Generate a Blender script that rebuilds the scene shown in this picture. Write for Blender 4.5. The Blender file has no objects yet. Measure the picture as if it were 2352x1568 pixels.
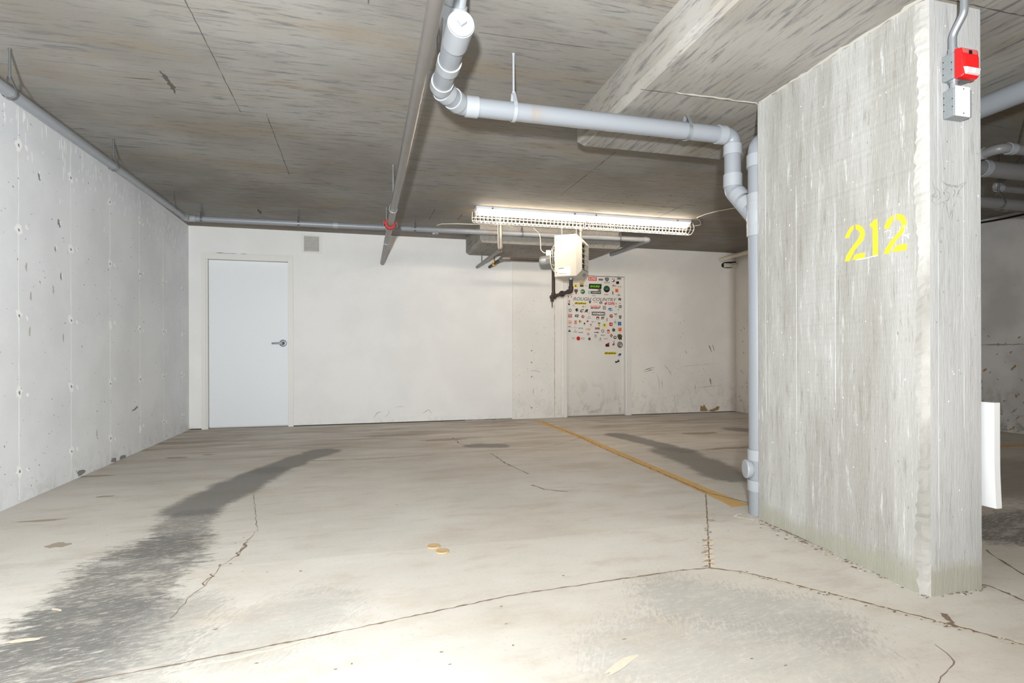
import bpy, math, random
from mathutils import Vector, Matrix
random.seed(7)
C = bpy.context.scene.collection

# ------------------------------------------------------------------ camera
F = 1294.0; HZ = 815.0; PAN = math.radians(14.97); CAMZ = 0.90
ROT = Matrix.Rotation(-PAN, 3, 'Z') @ Matrix.Rotation(math.radians(90), 3, 'X') @ Matrix.Rotation(math.radians(-0.18), 3, 'Z')
cd = bpy.data.cameras.new('camera'); cam = bpy.data.objects.new('camera', cd); C.objects.link(cam)
cam.location = (0, 0, CAMZ); cam.rotation_euler = ROT.to_euler()
cd.sensor_width = 36; cd.lens = 36*F/2352; cd.shift_y = (HZ-784)/2352; cd.clip_start = .02
bpy.context.scene.camera = cam

# ------------------------------------------------------------------ world, lights, exposure
vs = bpy.context.scene.view_settings
vs.view_transform = 'Standard'; vs.look = 'None'; vs.gamma = 1; vs.exposure = 0.26; vs.use_curve_mapping = False
w = bpy.data.worlds.new('world'); bpy.context.scene.world = w; w.use_nodes = True
w.node_tree.nodes['Background'].inputs[0].default_value = (1.0, 0.80, 0.58, 1)
w.node_tree.nodes['Background'].inputs[1].default_value = .22
def lamp(name, kind, loc, energy, color, **kw):
    l = bpy.data.lights.new(name, kind); l.energy = energy; l.color = color
    rot = kw.pop('rot', None)
    for k, v in kw.items(): setattr(l, k, v)
    o = bpy.data.objects.new(name, l); C.objects.link(o); o.location = loc
    if rot: o.rotation_euler = rot
    return o
# the photographer's flash, held just behind and above the lens
lamp('flash', 'AREA', (-0.25, -0.60, CAMZ+0.08), 318, (0.92, 0.975, 1.0), shape='DISK', size=0.12, rot=(math.radians(123), 0, math.radians(6)))
# added unseen fill lamp behind the camera, lifting the ambient light
lamp('fill_lamp', 'AREA', (1.0, -1.8, 2.40), 50, (1.0, 0.84, 0.66), shape='RECTANGLE', size=2.4, size_y=.15)

# ------------------------------------------------------------------ pixel to place helpers (frame 2352 x 1568)
def ray(px, py): return ROT @ Vector(((px-1176)/F, (HZ-py)/F, -1))
CAM = Vector((0, 0, CAMZ))
def onY(px, py, Y): d = ray(px, py); return CAM + d*(Y/d.y)
def onX(px, py, X): d = ray(px, py); return CAM + d*(X/d.x)
def onZ(px, py, Z): d = ray(px, py); return CAM + d*((Z-CAMZ)/d.z)
def onP(px, py, p0, n): d = ray(px, py); return CAM + d*((Vector(p0)-CAM).dot(Vector(n))/d.dot(Vector(n)))
V = Vector
def hf(y): return -.042*(2.642-max(0.0, min(2.642, y)))/.952          # the slab falls gently from the pillar's far edge
def onF(px, py):
    p = onZ(px, py, 0)
    for i in range(8): p = onZ(px, py, hf(p.y))
    return p
CEIL = 2.49; DROP = 2.273; YB = 7.65; XL = -2.03

# ------------------------------------------------------------------ mesh builder
class MB:
    def __init__(s): s.v = []; s.f = []; s.m = []; s.sm = []
    def add(s, vs_, fs, mat=0, smooth=False):
        b = len(s.v); s.v += [V(p) for p in vs_]
        for f in fs: s.f.append([b+i for i in f]); s.m.append(mat); s.sm.append(smooth)
        return s
    def obox(s, c, ax, h, mat=0):
        c = V(c); a, b_, d = [V(x) for x in ax]
        vs_ = [c + a*(i*h[0]) + b_*(j*h[1]) + d*(k*h[2]) for i in (-1, 1) for j in (-1, 1) for k in (-1, 1)]
        fs = [(0,1,3,2),(4,6,7,5),(0,4,5,1),(2,3,7,6),(0,2,6,4),(1,5,7,3)]
        if a.cross(b_).dot(d) < 0: fs = [f[::-1] for f in fs]
        return s.add(vs_, fs, mat)
    def box(s, x0, y0, z0, x1, y1, z1, mat=0):
        return s.obox(((x0+x1)/2, (y0+y1)/2, (z0+z1)/2), ((1,0,0),(0,1,0),(0,0,1)), (abs(x1-x0)/2, abs(y1-y0)/2, abs(z1-z0)/2), mat)
    def tube(s, pts, r, seg=20, mat=0, caps=True, closed=False):
        pts = [V(p) for p in pts]; n = len(pts); rs = r if isinstance(r, (list, tuple)) else [r]*n
        T = []
        for i in range(n):
            if closed: t = pts[(i+1) % n]-pts[i-1]
            else: t = pts[min(i+1, n-1)]-pts[max(i-1, 0)]
            T.append(t.normalized() if t.length > 1e-9 else (T[-1] if T else V((0,0,1))))
        u = T[0].orthogonal().normalized(); vs_ = []; U = []
        for i in range(n):
            u = (u - T[i]*u.dot(T[i])).normalized(); w_ = T[i].cross(u); U.append((u.copy(), w_))
            for k in range(seg):
                a = 2*math.pi*k/seg; vs_.append(pts[i]+(u*math.cos(a)+w_*math.sin(a))*rs[i])
        fs = []
        for i in range(n if closed else n-1):
            j = (i+1) % n
            for k in range(seg):
                k2 = (k+1) % seg; fs.append((i*seg+k, i*seg+k2, j*seg+k2, j*seg+k))
        s.add(vs_, fs, mat, True)
        if caps and not closed:
            s.add(vs_[:seg], [tuple(range(seg))[::-1]], mat); s.add(vs_[-seg:], [tuple(range(seg))], mat)
        return s
    def cyl(s, p0, p1, r, r1=None, seg=24, mat=0, caps=True):
        return s.tube([p0, p1], [r, r if r1 is None else r1], seg, mat, caps)
    def lathe(s, p0, axis, prof, seg=28, mat=0):   # profile of (distance along axis, radius); repeated rings keep edges crisp
        p0 = V(p0); ax = V(axis).normalized(); u = ax.orthogonal().normalized(); w_ = ax.cross(u)
        for (t0, r0), (t1, r1) in zip(prof[:-1], prof[1:]):
            vs_ = []
            for t, r in ((t0, r0), (t1, r1)):
                for k in range(seg):
                    a = 2*math.pi*k/seg; vs_.append(p0+ax*t+(u*math.cos(a)+w_*math.sin(a))*r)
            s.add(vs_, [(k, (k+1) % seg, seg+(k+1) % seg, seg+k) for k in range(seg)], mat, True)
        return s
    def poly(s, pts, mat=0): return s.add(pts, [tuple(range(len(pts)))], mat)
    def prism(s, pts, vec, mat=0):
        pts = [V(p) for p in pts]; n = len(pts); vec = V(vec)
        nn = V((0,0,0))
        for i in range(n): nn += (pts[i]-pts[0]).cross(pts[(i+1) % n]-pts[0])
        if nn.dot(vec) > 0: pts = pts[::-1]
        vs_ = pts+[p+vec for p in pts]
        return s.add(vs_, [tuple(range(n)), tuple(range(n, 2*n))[::-1]]+[(i, i+n, (i+1) % n+n, (i+1) % n) for i in range(n)], mat)
    def blob(s, c, rad, mat=0, seg=16, rings=10):
        c = V(c); vs_ = []
        for i in range(rings+1):
            th = math.pi*i/rings
            for k in range(seg):
                a = 2*math.pi*k/seg; vs_.append(c+V((math.sin(th)*math.cos(a)*rad[0], math.sin(th)*math.sin(a)*rad[1], math.cos(th)*rad[2])))
        return s.add(vs_, [(i*seg+k, (i+1)*seg+k, (i+1)*seg+(k+1) % seg, i*seg+(k+1) % seg) for i in range(rings) for k in range(seg)], mat, True)
    # flat marks lying in a surface (cracks, seams, scuffs, pits)
    def ribbon(s, pts, n, wd, mat=0, jit=0.0, step=None, lift=.0006, taper=False):
        n = V(n).normalized(); pts = [V(p) for p in pts]
        if step:
            q = [pts[0]]
            for a, b in zip(pts[:-1], pts[1:]):
                k = max(1, int((b-a).length/step))
                q += [a.lerp(b, i/k) for i in range(1, k+1)]
            pts = q
        L = []; R = []; m = len(pts)
        for i, p in enumerate(pts):
            t = (pts[min(i+1, m-1)]-pts[max(i-1, 0)]).normalized(); sd = n.cross(t).normalized()
            e = wd/2*(1 if not taper else max(.05, math.sin(math.pi*(i+.3)/(m-.4))))
            o = sd*random.uniform(-jit, jit)
            L.append(p+o+sd*e*random.uniform(1-.8*bool(jit), 1+.8*bool(jit))+n*lift); R.append(p+o-sd*e*random.uniform(1-.8*bool(jit), 1+.8*bool(jit))+n*lift)
        vs_ = L+R
        return s.add(vs_, [(i+m, i+1+m, i+1, i) for i in range(m-1)], mat)
    def spot(s, c, n, ru, rv, mat=0, k=9, jit=.35, lift=.0007, up=None):
        lift = lift+random.uniform(0, .0009); n = V(n).normalized(); u = (V(up) if up else n.orthogonal()).normalized(); v_ = n.cross(u)
        pts = []
        for i in range(k):
            a = 2*math.pi*i/k; q = 1+random.uniform(-jit, jit)
            pts.append(V(c)+u*math.cos(a)*ru*q+v_*math.sin(a)*rv*q+n*lift)
        return s.add(pts, [tuple(range(k))], mat)
    def build(s, name, mats, parent=None, bevel=0, kind=None, origin=None):
        if not isinstance(mats, (list, tuple)): mats = [mats]
        if parent is not None: o0 = ORG[parent.name]
        elif origin is not None: o0 = V(origin)
        else:
            xs = [p.x for p in s.v]; ys = [p.y for p in s.v]; zs = [p.z for p in s.v]
            o0 = V(((min(xs)+max(xs))/2, (min(ys)+max(ys))/2, min(zs)))
        me = bpy.data.meshes.new(name); me.from_pydata([p-o0 for p in s.v], [], s.f)
        for m_ in mats: me.materials.append(m_)
        me.polygons.foreach_set('material_index', s.m); me.polygons.foreach_set('use_smooth', s.sm); me.update()
        o = bpy.data.objects.new(name, me); C.objects.link(o)
        if parent is not None: o.parent = parent
        else: o.location = o0
        ORG[o.name] = o0
        if bevel:
            b = o.modifiers.new('bevel', 'BEVEL'); b.width = bevel; b.segments = 2; b.limit_method = 'ANGLE'; b.angle_limit = .6
        if kind: o['kind'] = kind
        return o
ORG = {}
def thing(name, label, cat, loc, group=None, kind=None):
    o = bpy.data.objects.new(name, None); C.objects.link(o); o.location = loc; o.empty_display_size = .1; ORG[o.name] = V(loc)
    if kind: o['kind'] = kind
    else: tag(o, label, cat, group)
    return o
def tag(o, label, cat, group=None):
    o['label'] = label; o['category'] = cat
    if group: o['group'] = group
    return o
def fillet(pts, rad, n=8):
    pts = [V(p) for p in pts]; out = [pts[0]]
    for a, b, c in zip(pts[:-2], pts[1:-1], pts[2:]):
        d0 = (a-b).normalized(); d1 = (c-b).normalized(); ang = d0.angle(d1)
        t = min(rad/math.tan(ang/2), (a-b).length*.49, (c-b).length*.49); p0 = b+d0*t; p1 = b+d1*t
        for i in range(n+1):
            s_ = i/n; out.append(p0*(1-s_)**2+b*2*s_*(1-s_)+p1*s_**2)
    out.append(pts[-1]); return out

# ------------------------------------------------------------------ node materials
class G:
    def __init__(s, name):
        s.mat = bpy.data.materials.new(name); s.mat.use_nodes = True; s.t = s.mat.node_tree; s.b = s.t.nodes['Principled BSDF']
    def nd(s, typ, **kw):
        n = s.t.nodes.new(typ)
        for k, v in kw.items(): setattr(n, k, v)
        return n
    def put(s, sock, v):
        if isinstance(v, bpy.types.NodeSocket): s.t.links.new(v, sock)
        elif isinstance(v, (tuple, list)) and len(v) == 3 and sock.type == 'RGBA': sock.default_value = (*v, 1)
        else: sock.default_value = v
    def m(s, op, a, b=0.0, c=0.0, clamp=False):
        n = s.nd('ShaderNodeMath', operation=op, use_clamp=clamp); s.put(n.inputs[0], a); s.put(n.inputs[1], b); s.put(n.inputs[2], c); return n.outputs[0]
    def pos(s):
        n = s.nd('ShaderNodeNewGeometry'); q = s.nd('ShaderNodeSeparateXYZ'); s.t.links.new(n.outputs['Position'], q.inputs[0]); return q.outputs[0], q.outputs[1], q.outputs[2]
    def vec(s, x, y, z=0.0):
        n = s.nd('ShaderNodeCombineXYZ'); s.put(n.inputs[0], x); s.put(n.inputs[1], y); s.put(n.inputs[2], z); return n.outputs[0]
    def noise(s, vec, scale, detail=5, rough=.55, dist=0.0):
        n = s.nd('ShaderNodeTexNoise'); s.put(n.inputs['Vector'], vec); n.inputs['Scale'].default_value = scale; n.inputs['Detail'].default_value = detail
        n.inputs['Roughness'].default_value = rough; n.inputs['Distortion'].default_value = dist; return n.outputs[0]
    def sst(s, v, a, b, x=0.0, y=1.0):
        n = s.nd('ShaderNodeMapRange', interpolation_type='SMOOTHSTEP'); s.put(n.inputs[0], v)
        n.inputs[1].default_value = a; n.inputs[2].default_value = b; n.inputs[3].default_value = x; n.inputs[4].default_value = y; return n.outputs[0]
    def mix(s, f, a, b):
        n = s.nd('ShaderNodeMix', data_type='RGBA'); s.put(n.inputs[0], f); s.put(n.inputs[6], a); s.put(n.inputs[7], b); return n.outputs[2]
    def seg(s, x, y, a, b):
        dx, dy = b[0]-a[0], b[1]-a[1]; L = dx*dx+dy*dy
        px = s.m('SUBTRACT', x, a[0]); py = s.m('SUBTRACT', y, a[1])
        t = s.m('DIVIDE', s.m('ADD', s.m('MULTIPLY', px, dx), s.m('MULTIPLY', py, dy)), L, clamp=True)
        ex = s.m('SUBTRACT', px, s.m('MULTIPLY', t, dx)); ey = s.m('SUBTRACT', py, s.m('MULTIPLY', t, dy))
        return s.m('SQRT', s.m('ADD', s.m('MULTIPLY', ex, ex), s.m('MULTIPLY', ey, ey)))
    def out(s, col, rough=.8, metal=0.0, bump=None, bd=.004, bs=.5, spec=.3):
        s.put(s.b.inputs['Base Color'], col); s.put(s.b.inputs['Roughness'], rough); s.b.inputs['Metallic'].default_value = metal
        s.b.inputs['Specular IOR Level'].default_value = spec
        if bump is not None:
            n = s.nd('ShaderNodeBump'); n.inputs['Strength'].default_value = bs; n.inputs['Distance'].default_value = bd; s.put(n.inputs['Height'], bump)
            s.t.links.new(n.outputs[0], s.b.inputs['Normal'])
        return s.mat
def plain(name, col, rough=.6, metal=0.0, var=.06, scale=30, spec=.4):
    g = G(name); x, y, z = g.pos(); n = g.noise(g.vec(x, y, z), scale, 4)
    c = g.mix(n, tuple(q*(1-var) for q in col), tuple(min(1, q*(1+var)) for q in col))
    return g.out(c, rough, metal, spec=spec)
def flat(name, col, rough=.6):
    g = G(name); return g.out(col, rough)
def emis(name, col, st):
    g = G(name); g.b.inputs['Emission Color'].default_value = (*col, 1); g.b.inputs['Emission Strength'].default_value = st
    return g.out((.9,.9,.88), .4)
M = {}
def sr(r, g_, b):   # 0-255 display colour to linear
    f = lambda c: ((c/255+.055)/1.055)**2.4 if c > 10 else c/255/12.92
    return (f(r), f(g_), f(b))

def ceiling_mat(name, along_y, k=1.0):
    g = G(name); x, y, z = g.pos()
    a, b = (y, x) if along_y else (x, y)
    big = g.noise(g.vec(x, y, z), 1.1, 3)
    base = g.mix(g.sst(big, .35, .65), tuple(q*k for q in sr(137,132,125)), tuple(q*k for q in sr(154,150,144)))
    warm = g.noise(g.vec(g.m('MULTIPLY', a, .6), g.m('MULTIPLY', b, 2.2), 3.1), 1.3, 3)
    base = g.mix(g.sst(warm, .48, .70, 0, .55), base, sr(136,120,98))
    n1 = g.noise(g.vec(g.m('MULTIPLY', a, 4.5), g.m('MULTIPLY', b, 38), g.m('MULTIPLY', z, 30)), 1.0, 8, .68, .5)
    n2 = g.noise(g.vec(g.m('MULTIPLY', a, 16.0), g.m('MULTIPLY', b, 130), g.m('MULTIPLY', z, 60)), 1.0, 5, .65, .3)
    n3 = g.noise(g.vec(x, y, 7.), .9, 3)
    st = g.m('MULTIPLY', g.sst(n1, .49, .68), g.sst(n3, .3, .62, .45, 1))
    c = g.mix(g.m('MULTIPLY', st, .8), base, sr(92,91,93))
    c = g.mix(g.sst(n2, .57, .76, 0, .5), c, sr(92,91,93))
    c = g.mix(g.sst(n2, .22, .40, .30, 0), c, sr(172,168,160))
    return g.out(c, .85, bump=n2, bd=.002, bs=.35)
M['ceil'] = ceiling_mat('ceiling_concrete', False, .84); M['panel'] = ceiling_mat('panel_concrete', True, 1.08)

def floor_mat():
    g = G('floor_concrete'); x, y, z = g.pos()
    nd = g.noise(g.vec(x, y, 0.), 2.6, 9, .72); nd2 = g.noise(g.vec(x, y, 9.), 2.6, 9, .72)
    xd = g.m('ADD', x, g.m('MULTIPLY', g.m('SUBTRACT', nd, .5), .26)); yd = g.m('ADD', y, g.m('MULTIPLY', g.m('SUBTRACT', nd2, .5), .26))
    big = g.noise(g.vec(x, y, 0.), .9, 4)
    c = g.mix(g.sst(big, .35, .68), sr(190,184,175), sr(202,197,189))
    br = g.noise(g.vec(g.m('MULTIPLY', x, .8), g.m('MULTIPLY', y, 1.5), 4.), 1.6, 6, .6)
    mo = g.noise(g.vec(g.m('MULTIPLY', x, 2.4), g.m('MULTIPLY', y, 6), 3.), 1.0, 9, .72)
    c = g.mix(g.sst(mo, .48, .70, 0, .42), c, sr(160,146,128))
    c = g.mix(g.sst(mo, .30, .46, .35, 0), c, sr(208,205,200))
    c = g.mix(g.sst(br, .50, .74, 0, .5), c, sr(172,157,138))
    farb = g.m('MULTIPLY', g.sst(y, 3.6, 7.0), g.sst(g.noise(g.vec(g.m('MULTIPLY', x, .6), g.m('MULTIPLY', y, 3.), 2.), 1.5, 6, .65), .40, .68))
    c = g.mix(g.m('MULTIPLY', farb, .75), c, sr(136,117,94))
    wear = g.noise(g.vec(g.m('MULTIPLY', x, 13), g.m('MULTIPLY', y, 36), 0.), 1.0, 9, .74, .3)
    fine = g.noise(g.vec(x, y, 0.), 60, 4, .7)
    rot = g.m('ADD', g.m('MULTIPLY', x, .55), y); rot2 = g.m('SUBTRACT', g.m('MULTIPLY', y, .55), x)
    str2 = g.noise(g.vec(g.m('MULTIPLY', rot, 22), g.m('MULTIPLY', rot2, 70), 0.), 1.0, 8, .74, .3)
    dark = sr(114,111,107)
    scn = g.noise(g.vec(g.m('MULTIPLY', g.m('ADD', x, g.m('MULTIPLY', y, .25)), 18), g.m('MULTIPLY', g.m('SUBTRACT', y, g.m('MULTIPLY', x, .25)), 75), 0.), 1.0, 9, .75, .4)
    blo = g.noise(g.vec(g.m('MULTIPLY', x, 4), g.m('MULTIPLY', y, 9), 2.), 1.0, 8, .7)
    scr = g.m('SUBTRACT', 1, g.m('MAXIMUM', g.sst(scn, .50, .62, 0, .75), g.sst(blo, .50, .64, 0, .6)))
    def patch(p, q, w, stren, tex, col, c, k=.35):
        a = onF(*p); b = onF(*q)
        d = g.m('DIVIDE', g.seg(xd, yd, a, b), w)
        d = g.m('ADD', d, g.m('MULTIPLY', g.m('SUBTRACT', tex, .5), k*4))
        mk = g.sst(d, .62, 1.08, stren, 0)
        return g.mix(g.m('MULTIPLY', mk, scr) if k > .3 else mk, c, col)
    c = patch((745,1035), (620,1080), .17, .85, wear, dark, c, .10)
    c = patch((620,1080), (440,1170), .20, .88, wear, dark, c, .16)
    c = patch((440,1185), (380,1260), .16, .75, wear, sr(108,105,101), c, .5)
    c = patch((370,1260), (170,1450), .25, .88, wear, sr(104,102,98), c, .5)
    c = patch((210,1440), (60,1570), .28, .86, wear, sr(106,104,100), c, .42)
    c = patch((420,1400), (280,1560), .16, .55, str2, sr(140,138,134), c, .8)
    c = patch((1095,1022), (1140,1024), .14, .8, wear, dark, c, .06)
    c = patch((1415,998), (1570,1035), .15, .85, wear, dark, c, .12)
    c = patch((1540,1035), (1690,1095), .22, .85, wear, dark, c, .25)
    c = patch((1690,985), (1745,992), .20, .7, wear, dark, c, .2)
    c = patch((1570,1375), (1860,1420), .20, .5, str2, sr(146,144,140), c, .8)
    c = patch((1500,1500), (1900,1500), .24, .4, str2, sr(150,148,145), c, .9)
    c = patch((560,1470), (700,1400), .2, .38, str2, sr(146,146,144), c, .9)
    c = patch((2262,1215), (2420,1200), .26, .8, wear, sr(90,88,86), c, .4)
    c = patch((2270,1100), (2420,1090), .8, .6, wear, sr(118,112,106), c, .3)
    c = g.mix(g.sst(fine, .55, .78, 0, .42), c, sr(140,130,118))
    c = g.mix(g.sst(fine, .24, .42, .3, 0), c, sr(216,213,208))
    c = g.mix(g.sst(wear, .66, .80, 0, .28), c, sr(138,128,116))
    c = g.mix(g.sst(str2, .20, .36, .35, 0), c, sr(212,209,204))
    return g.out(c, .62, bump=fine, bd=.0015, bs=.25, spec=.35)
M['floor'] = floor_mat()

def wall_mat(name, ca, cb, pit=.0, bump=.3, dirt=None, streak=False):
    g = G(name); x, y, z = g.pos(); n = g.noise(g.vec(x, y, z), 1.5, 4); f = g.noise(g.vec(x, y, z), 45, 4)
    c = g.mix(g.sst(n, .35, .65), ca, cb)
    if streak:
        s_ = g.noise(g.vec(g.m('MULTIPLY', x, 7), g.m('MULTIPLY', y, 7), g.m('MULTIPLY', z, .7)), 1.0, 5)
        c = g.mix(g.sst(s_, .5, .75, 0, .3), c, tuple(q*.72 for q in ca))
    if pit:
        p = g.noise(g.vec(x, y, z), 26, 3, .6)
        c = g.mix(g.sst(p, .70, .78, 0, pit), c, sr(120,116,110))
    if dirt:
        d = g.noise(g.vec(g.m('MULTIPLY', x, 3), g.m('MULTIPLY', y, 3), g.m('MULTIPLY', z, 2.2)), 2.2, 7, .7, 1.)
        h = g.sst(z, .0, dirt[0], 1, 0)
        c = g.mix(g.m('MULTIPLY', g.m('MULTIPLY', g.sst(d, .46, .66), h), dirt[1]), c, dirt[2])
    return g.out(c, .7, bump=f, bd=.002, bs=bump)
M['wl'] = wall_mat('left_wall_paint', sr(223,225,228), sr(232,234,237), .35, .4, (.25, .3, sr(170,160,148)))
M['wb'] = wall_mat('back_wall_paint', sr(226,224,222), sr(232,230,228), 0, .08, (.10, .3, sr(180,168,150)))
M['col'] = wall_mat('column_paint', sr(221,217,212), sr(228,225,221), .35, .3, (.45, .3, sr(164,156,144)))
M['wr'] = wall_mat('right_wall_paint', sr(224,219,213), sr(232,227,221), .2, .15, (.7, .35, sr(168,158,146)))
M['wfar'] = wall_mat('bay_wall_paint', sr(176,174,172), sr(198,196,194), .9, .5, (.7, .9, sr(110,96,78)))
M['white'] = plain('door_white', sr(226,228,231), .45, var=.01)
M['door2'] = wall_mat('worn_door_paint', sr(214,209,203), sr(220,216,211), 0, .05, (.75, .6, sr(160,152,140)))
M['frame'] = plain('frame_paint', sr(222,219,214), .45, var=.02)
M['dark'] = flat('dark_gap', (.012,.011,.010), .9)
M['crack'] = plain('crack_brown', sr(122,104,86), .95, var=.4, scale=60)
M['crackl'] = plain('crumbled_edge', sr(206,194,176), .95, var=.15, scale=80)
M['spall'] = plain('spalled_concrete', sr(160,140,116), .95, var=.2, scale=90)
M['joint'] = flat('joint_dark', sr(84,80,76), .9)
M['jointl'] = flat('joint_light', sr(205,200,192), .9)
M['seam'] = flat('seam_white', sr(250,250,250), .7)
M['pit'] = flat('pit_grey', sr(138,136,134), .9)
M['pitl'] = flat('plaster_white', sr(226,226,225), .8)
M['rust'] = plain('brown_patch', sr(150,122,84), .9, var=.15)
M['scuff'] = flat('scuff_grey', sr(128,122,118), .8)
M['scuffl'] = flat('faint_scuff', sr(192,187,180), .8)
M['stain'] = plain('floor_stain', sr(158,145,128), .7, var=.12, scale=12)

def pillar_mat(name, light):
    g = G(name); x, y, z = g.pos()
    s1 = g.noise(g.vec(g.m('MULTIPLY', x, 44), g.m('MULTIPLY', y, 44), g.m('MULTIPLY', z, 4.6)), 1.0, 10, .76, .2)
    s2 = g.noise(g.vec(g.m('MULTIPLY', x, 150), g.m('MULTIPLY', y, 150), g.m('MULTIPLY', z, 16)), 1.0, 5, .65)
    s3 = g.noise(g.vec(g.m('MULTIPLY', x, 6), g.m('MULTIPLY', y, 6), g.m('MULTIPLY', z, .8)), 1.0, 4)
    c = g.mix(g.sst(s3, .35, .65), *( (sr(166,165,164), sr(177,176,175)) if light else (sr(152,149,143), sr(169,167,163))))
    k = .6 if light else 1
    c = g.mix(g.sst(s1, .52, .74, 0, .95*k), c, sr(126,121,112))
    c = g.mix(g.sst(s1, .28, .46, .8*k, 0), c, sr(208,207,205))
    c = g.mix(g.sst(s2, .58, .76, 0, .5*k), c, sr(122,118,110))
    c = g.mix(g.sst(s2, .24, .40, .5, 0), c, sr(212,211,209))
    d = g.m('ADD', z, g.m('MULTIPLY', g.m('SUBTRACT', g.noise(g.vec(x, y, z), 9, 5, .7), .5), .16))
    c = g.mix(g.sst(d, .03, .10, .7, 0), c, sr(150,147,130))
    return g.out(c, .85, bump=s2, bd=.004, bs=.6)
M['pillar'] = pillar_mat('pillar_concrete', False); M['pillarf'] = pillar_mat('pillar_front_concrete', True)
M['chip'] = wall_mat('broken_aggregate', sr(138,135,129), sr(172,169,164), .9, 1.5)
M['yellow'] = plain('yellow_stencil_paint', sr(230,190,54), .6, var=.04)
def linemat():
    g = G('worn_yellow_line'); x, y, z = g.pos(); n = g.noise(g.vec(x, y, z), 14, 6, .7)
    return g.out(g.mix(g.sst(n, .46, .66, 0, .7), sr(204,166,100), sr(168,150,122)), .7)
M['line'] = linemat()
M['chalk'] = flat('chalk_white', sr(246,246,246), .8)
M['pencil'] = flat('pencil_grey', sr(120,118,116), .8)
def pvcmat(name, col, stain):
    g = G(name); x, y, z = g.pos(); n = g.noise(g.vec(x, y, z), 3.0, 4); m_ = g.noise(g.vec(g.m('MULTIPLY', x, 2.2), y, g.m('MULTIPLY', z, 1.)), 2.4, 4, .6)
    c = g.mix(n, tuple(q*.94 for q in col), col)
    c = g.mix(g.sst(m_, .60, .72, 0, stain), c, sr(146,128,110))
    return g.out(c, .36, spec=.5)
M['pvc'] = pvcmat('pvc_grey', sr(138,141,146), .7); M['pvcc'] = pvcmat('pvc_fitting', sr(154,157,161), .15)
M['pvcd'] = pvcmat('dusty_pvc', sr(128,127,128), .5)
M['steel'] = plain('galvanized_steel', sr(168,172,176), .35, .7, .1, 40)
M['pipeg'] = plain('painted_sprinkler_pipe', sr(118,113,108), .35, .35, .12, 12)
M['zinc'] = plain('zinc_rod', sr(122,124,124), .3, .6, .1)
M['box'] = plain('pressed_steel_box', sr(146,150,152), .42, .45, .08, 25)
M['red'] = plain('red_plastic', sr(214,26,28), .35, var=.03)
M['redc'] = plain('red_coupling_paint', sr(170,40,30), .5, var=.08)
M['redf'] = plain('faded_red_grille', sr(190,92,88), .5, var=.05)
M['black'] = flat('black_plastic', sr(22,20,20), .5)
M['iron'] = plain('black_iron', sr(72,62,56), .6, .2, .25, 30)
M['beige'] = plain('heater_enamel', sr(206,198,184), .4, .0, .02)
M['beiged'] = plain('louvre_metal', sr(206,204,200), .35, .2, .04)
M['label'] = flat('label_white', sr(244,243,240), .5)
M['ink'] = flat('ink_dark', sr(60,58,58), .6)
M['inko'] = flat('ink_orange', sr(214,130,70), .6)
M['chan'] = plain('white_channel', sr(226,228,234), .4, var=.01)
M['wire'] = plain('white_guard_wire', sr(236,230,216), .4, var=.02)
M['tube'] = emis('fluorescent_tube', (1.0, .86, .68), 36)
M['brass'] = plain('yellow_valve', sr(214,160,40), .4, .2)
M['cream'] = plain('cream_cable', sr(206,196,180), .5)
M['disc'] = plain('tan_disc', sr(186,156,116), .8, var=.1)
M['plastic'] = plain('white_plastic', sr(214,214,214), .4, var=.01)
def lensmat():
    g = G('strobe_lens'); g.b.inputs['Transmission Weight'].default_value = .35; return g.out(sr(236,236,238), .12, spec=.6)
M['lens'] = lensmat()
UP = V((0,0,1))

# ================================================================== THE SETTING
X0, X1, Y0, Y1 = -2.23, 7.34, -4.5, 7.85
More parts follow.
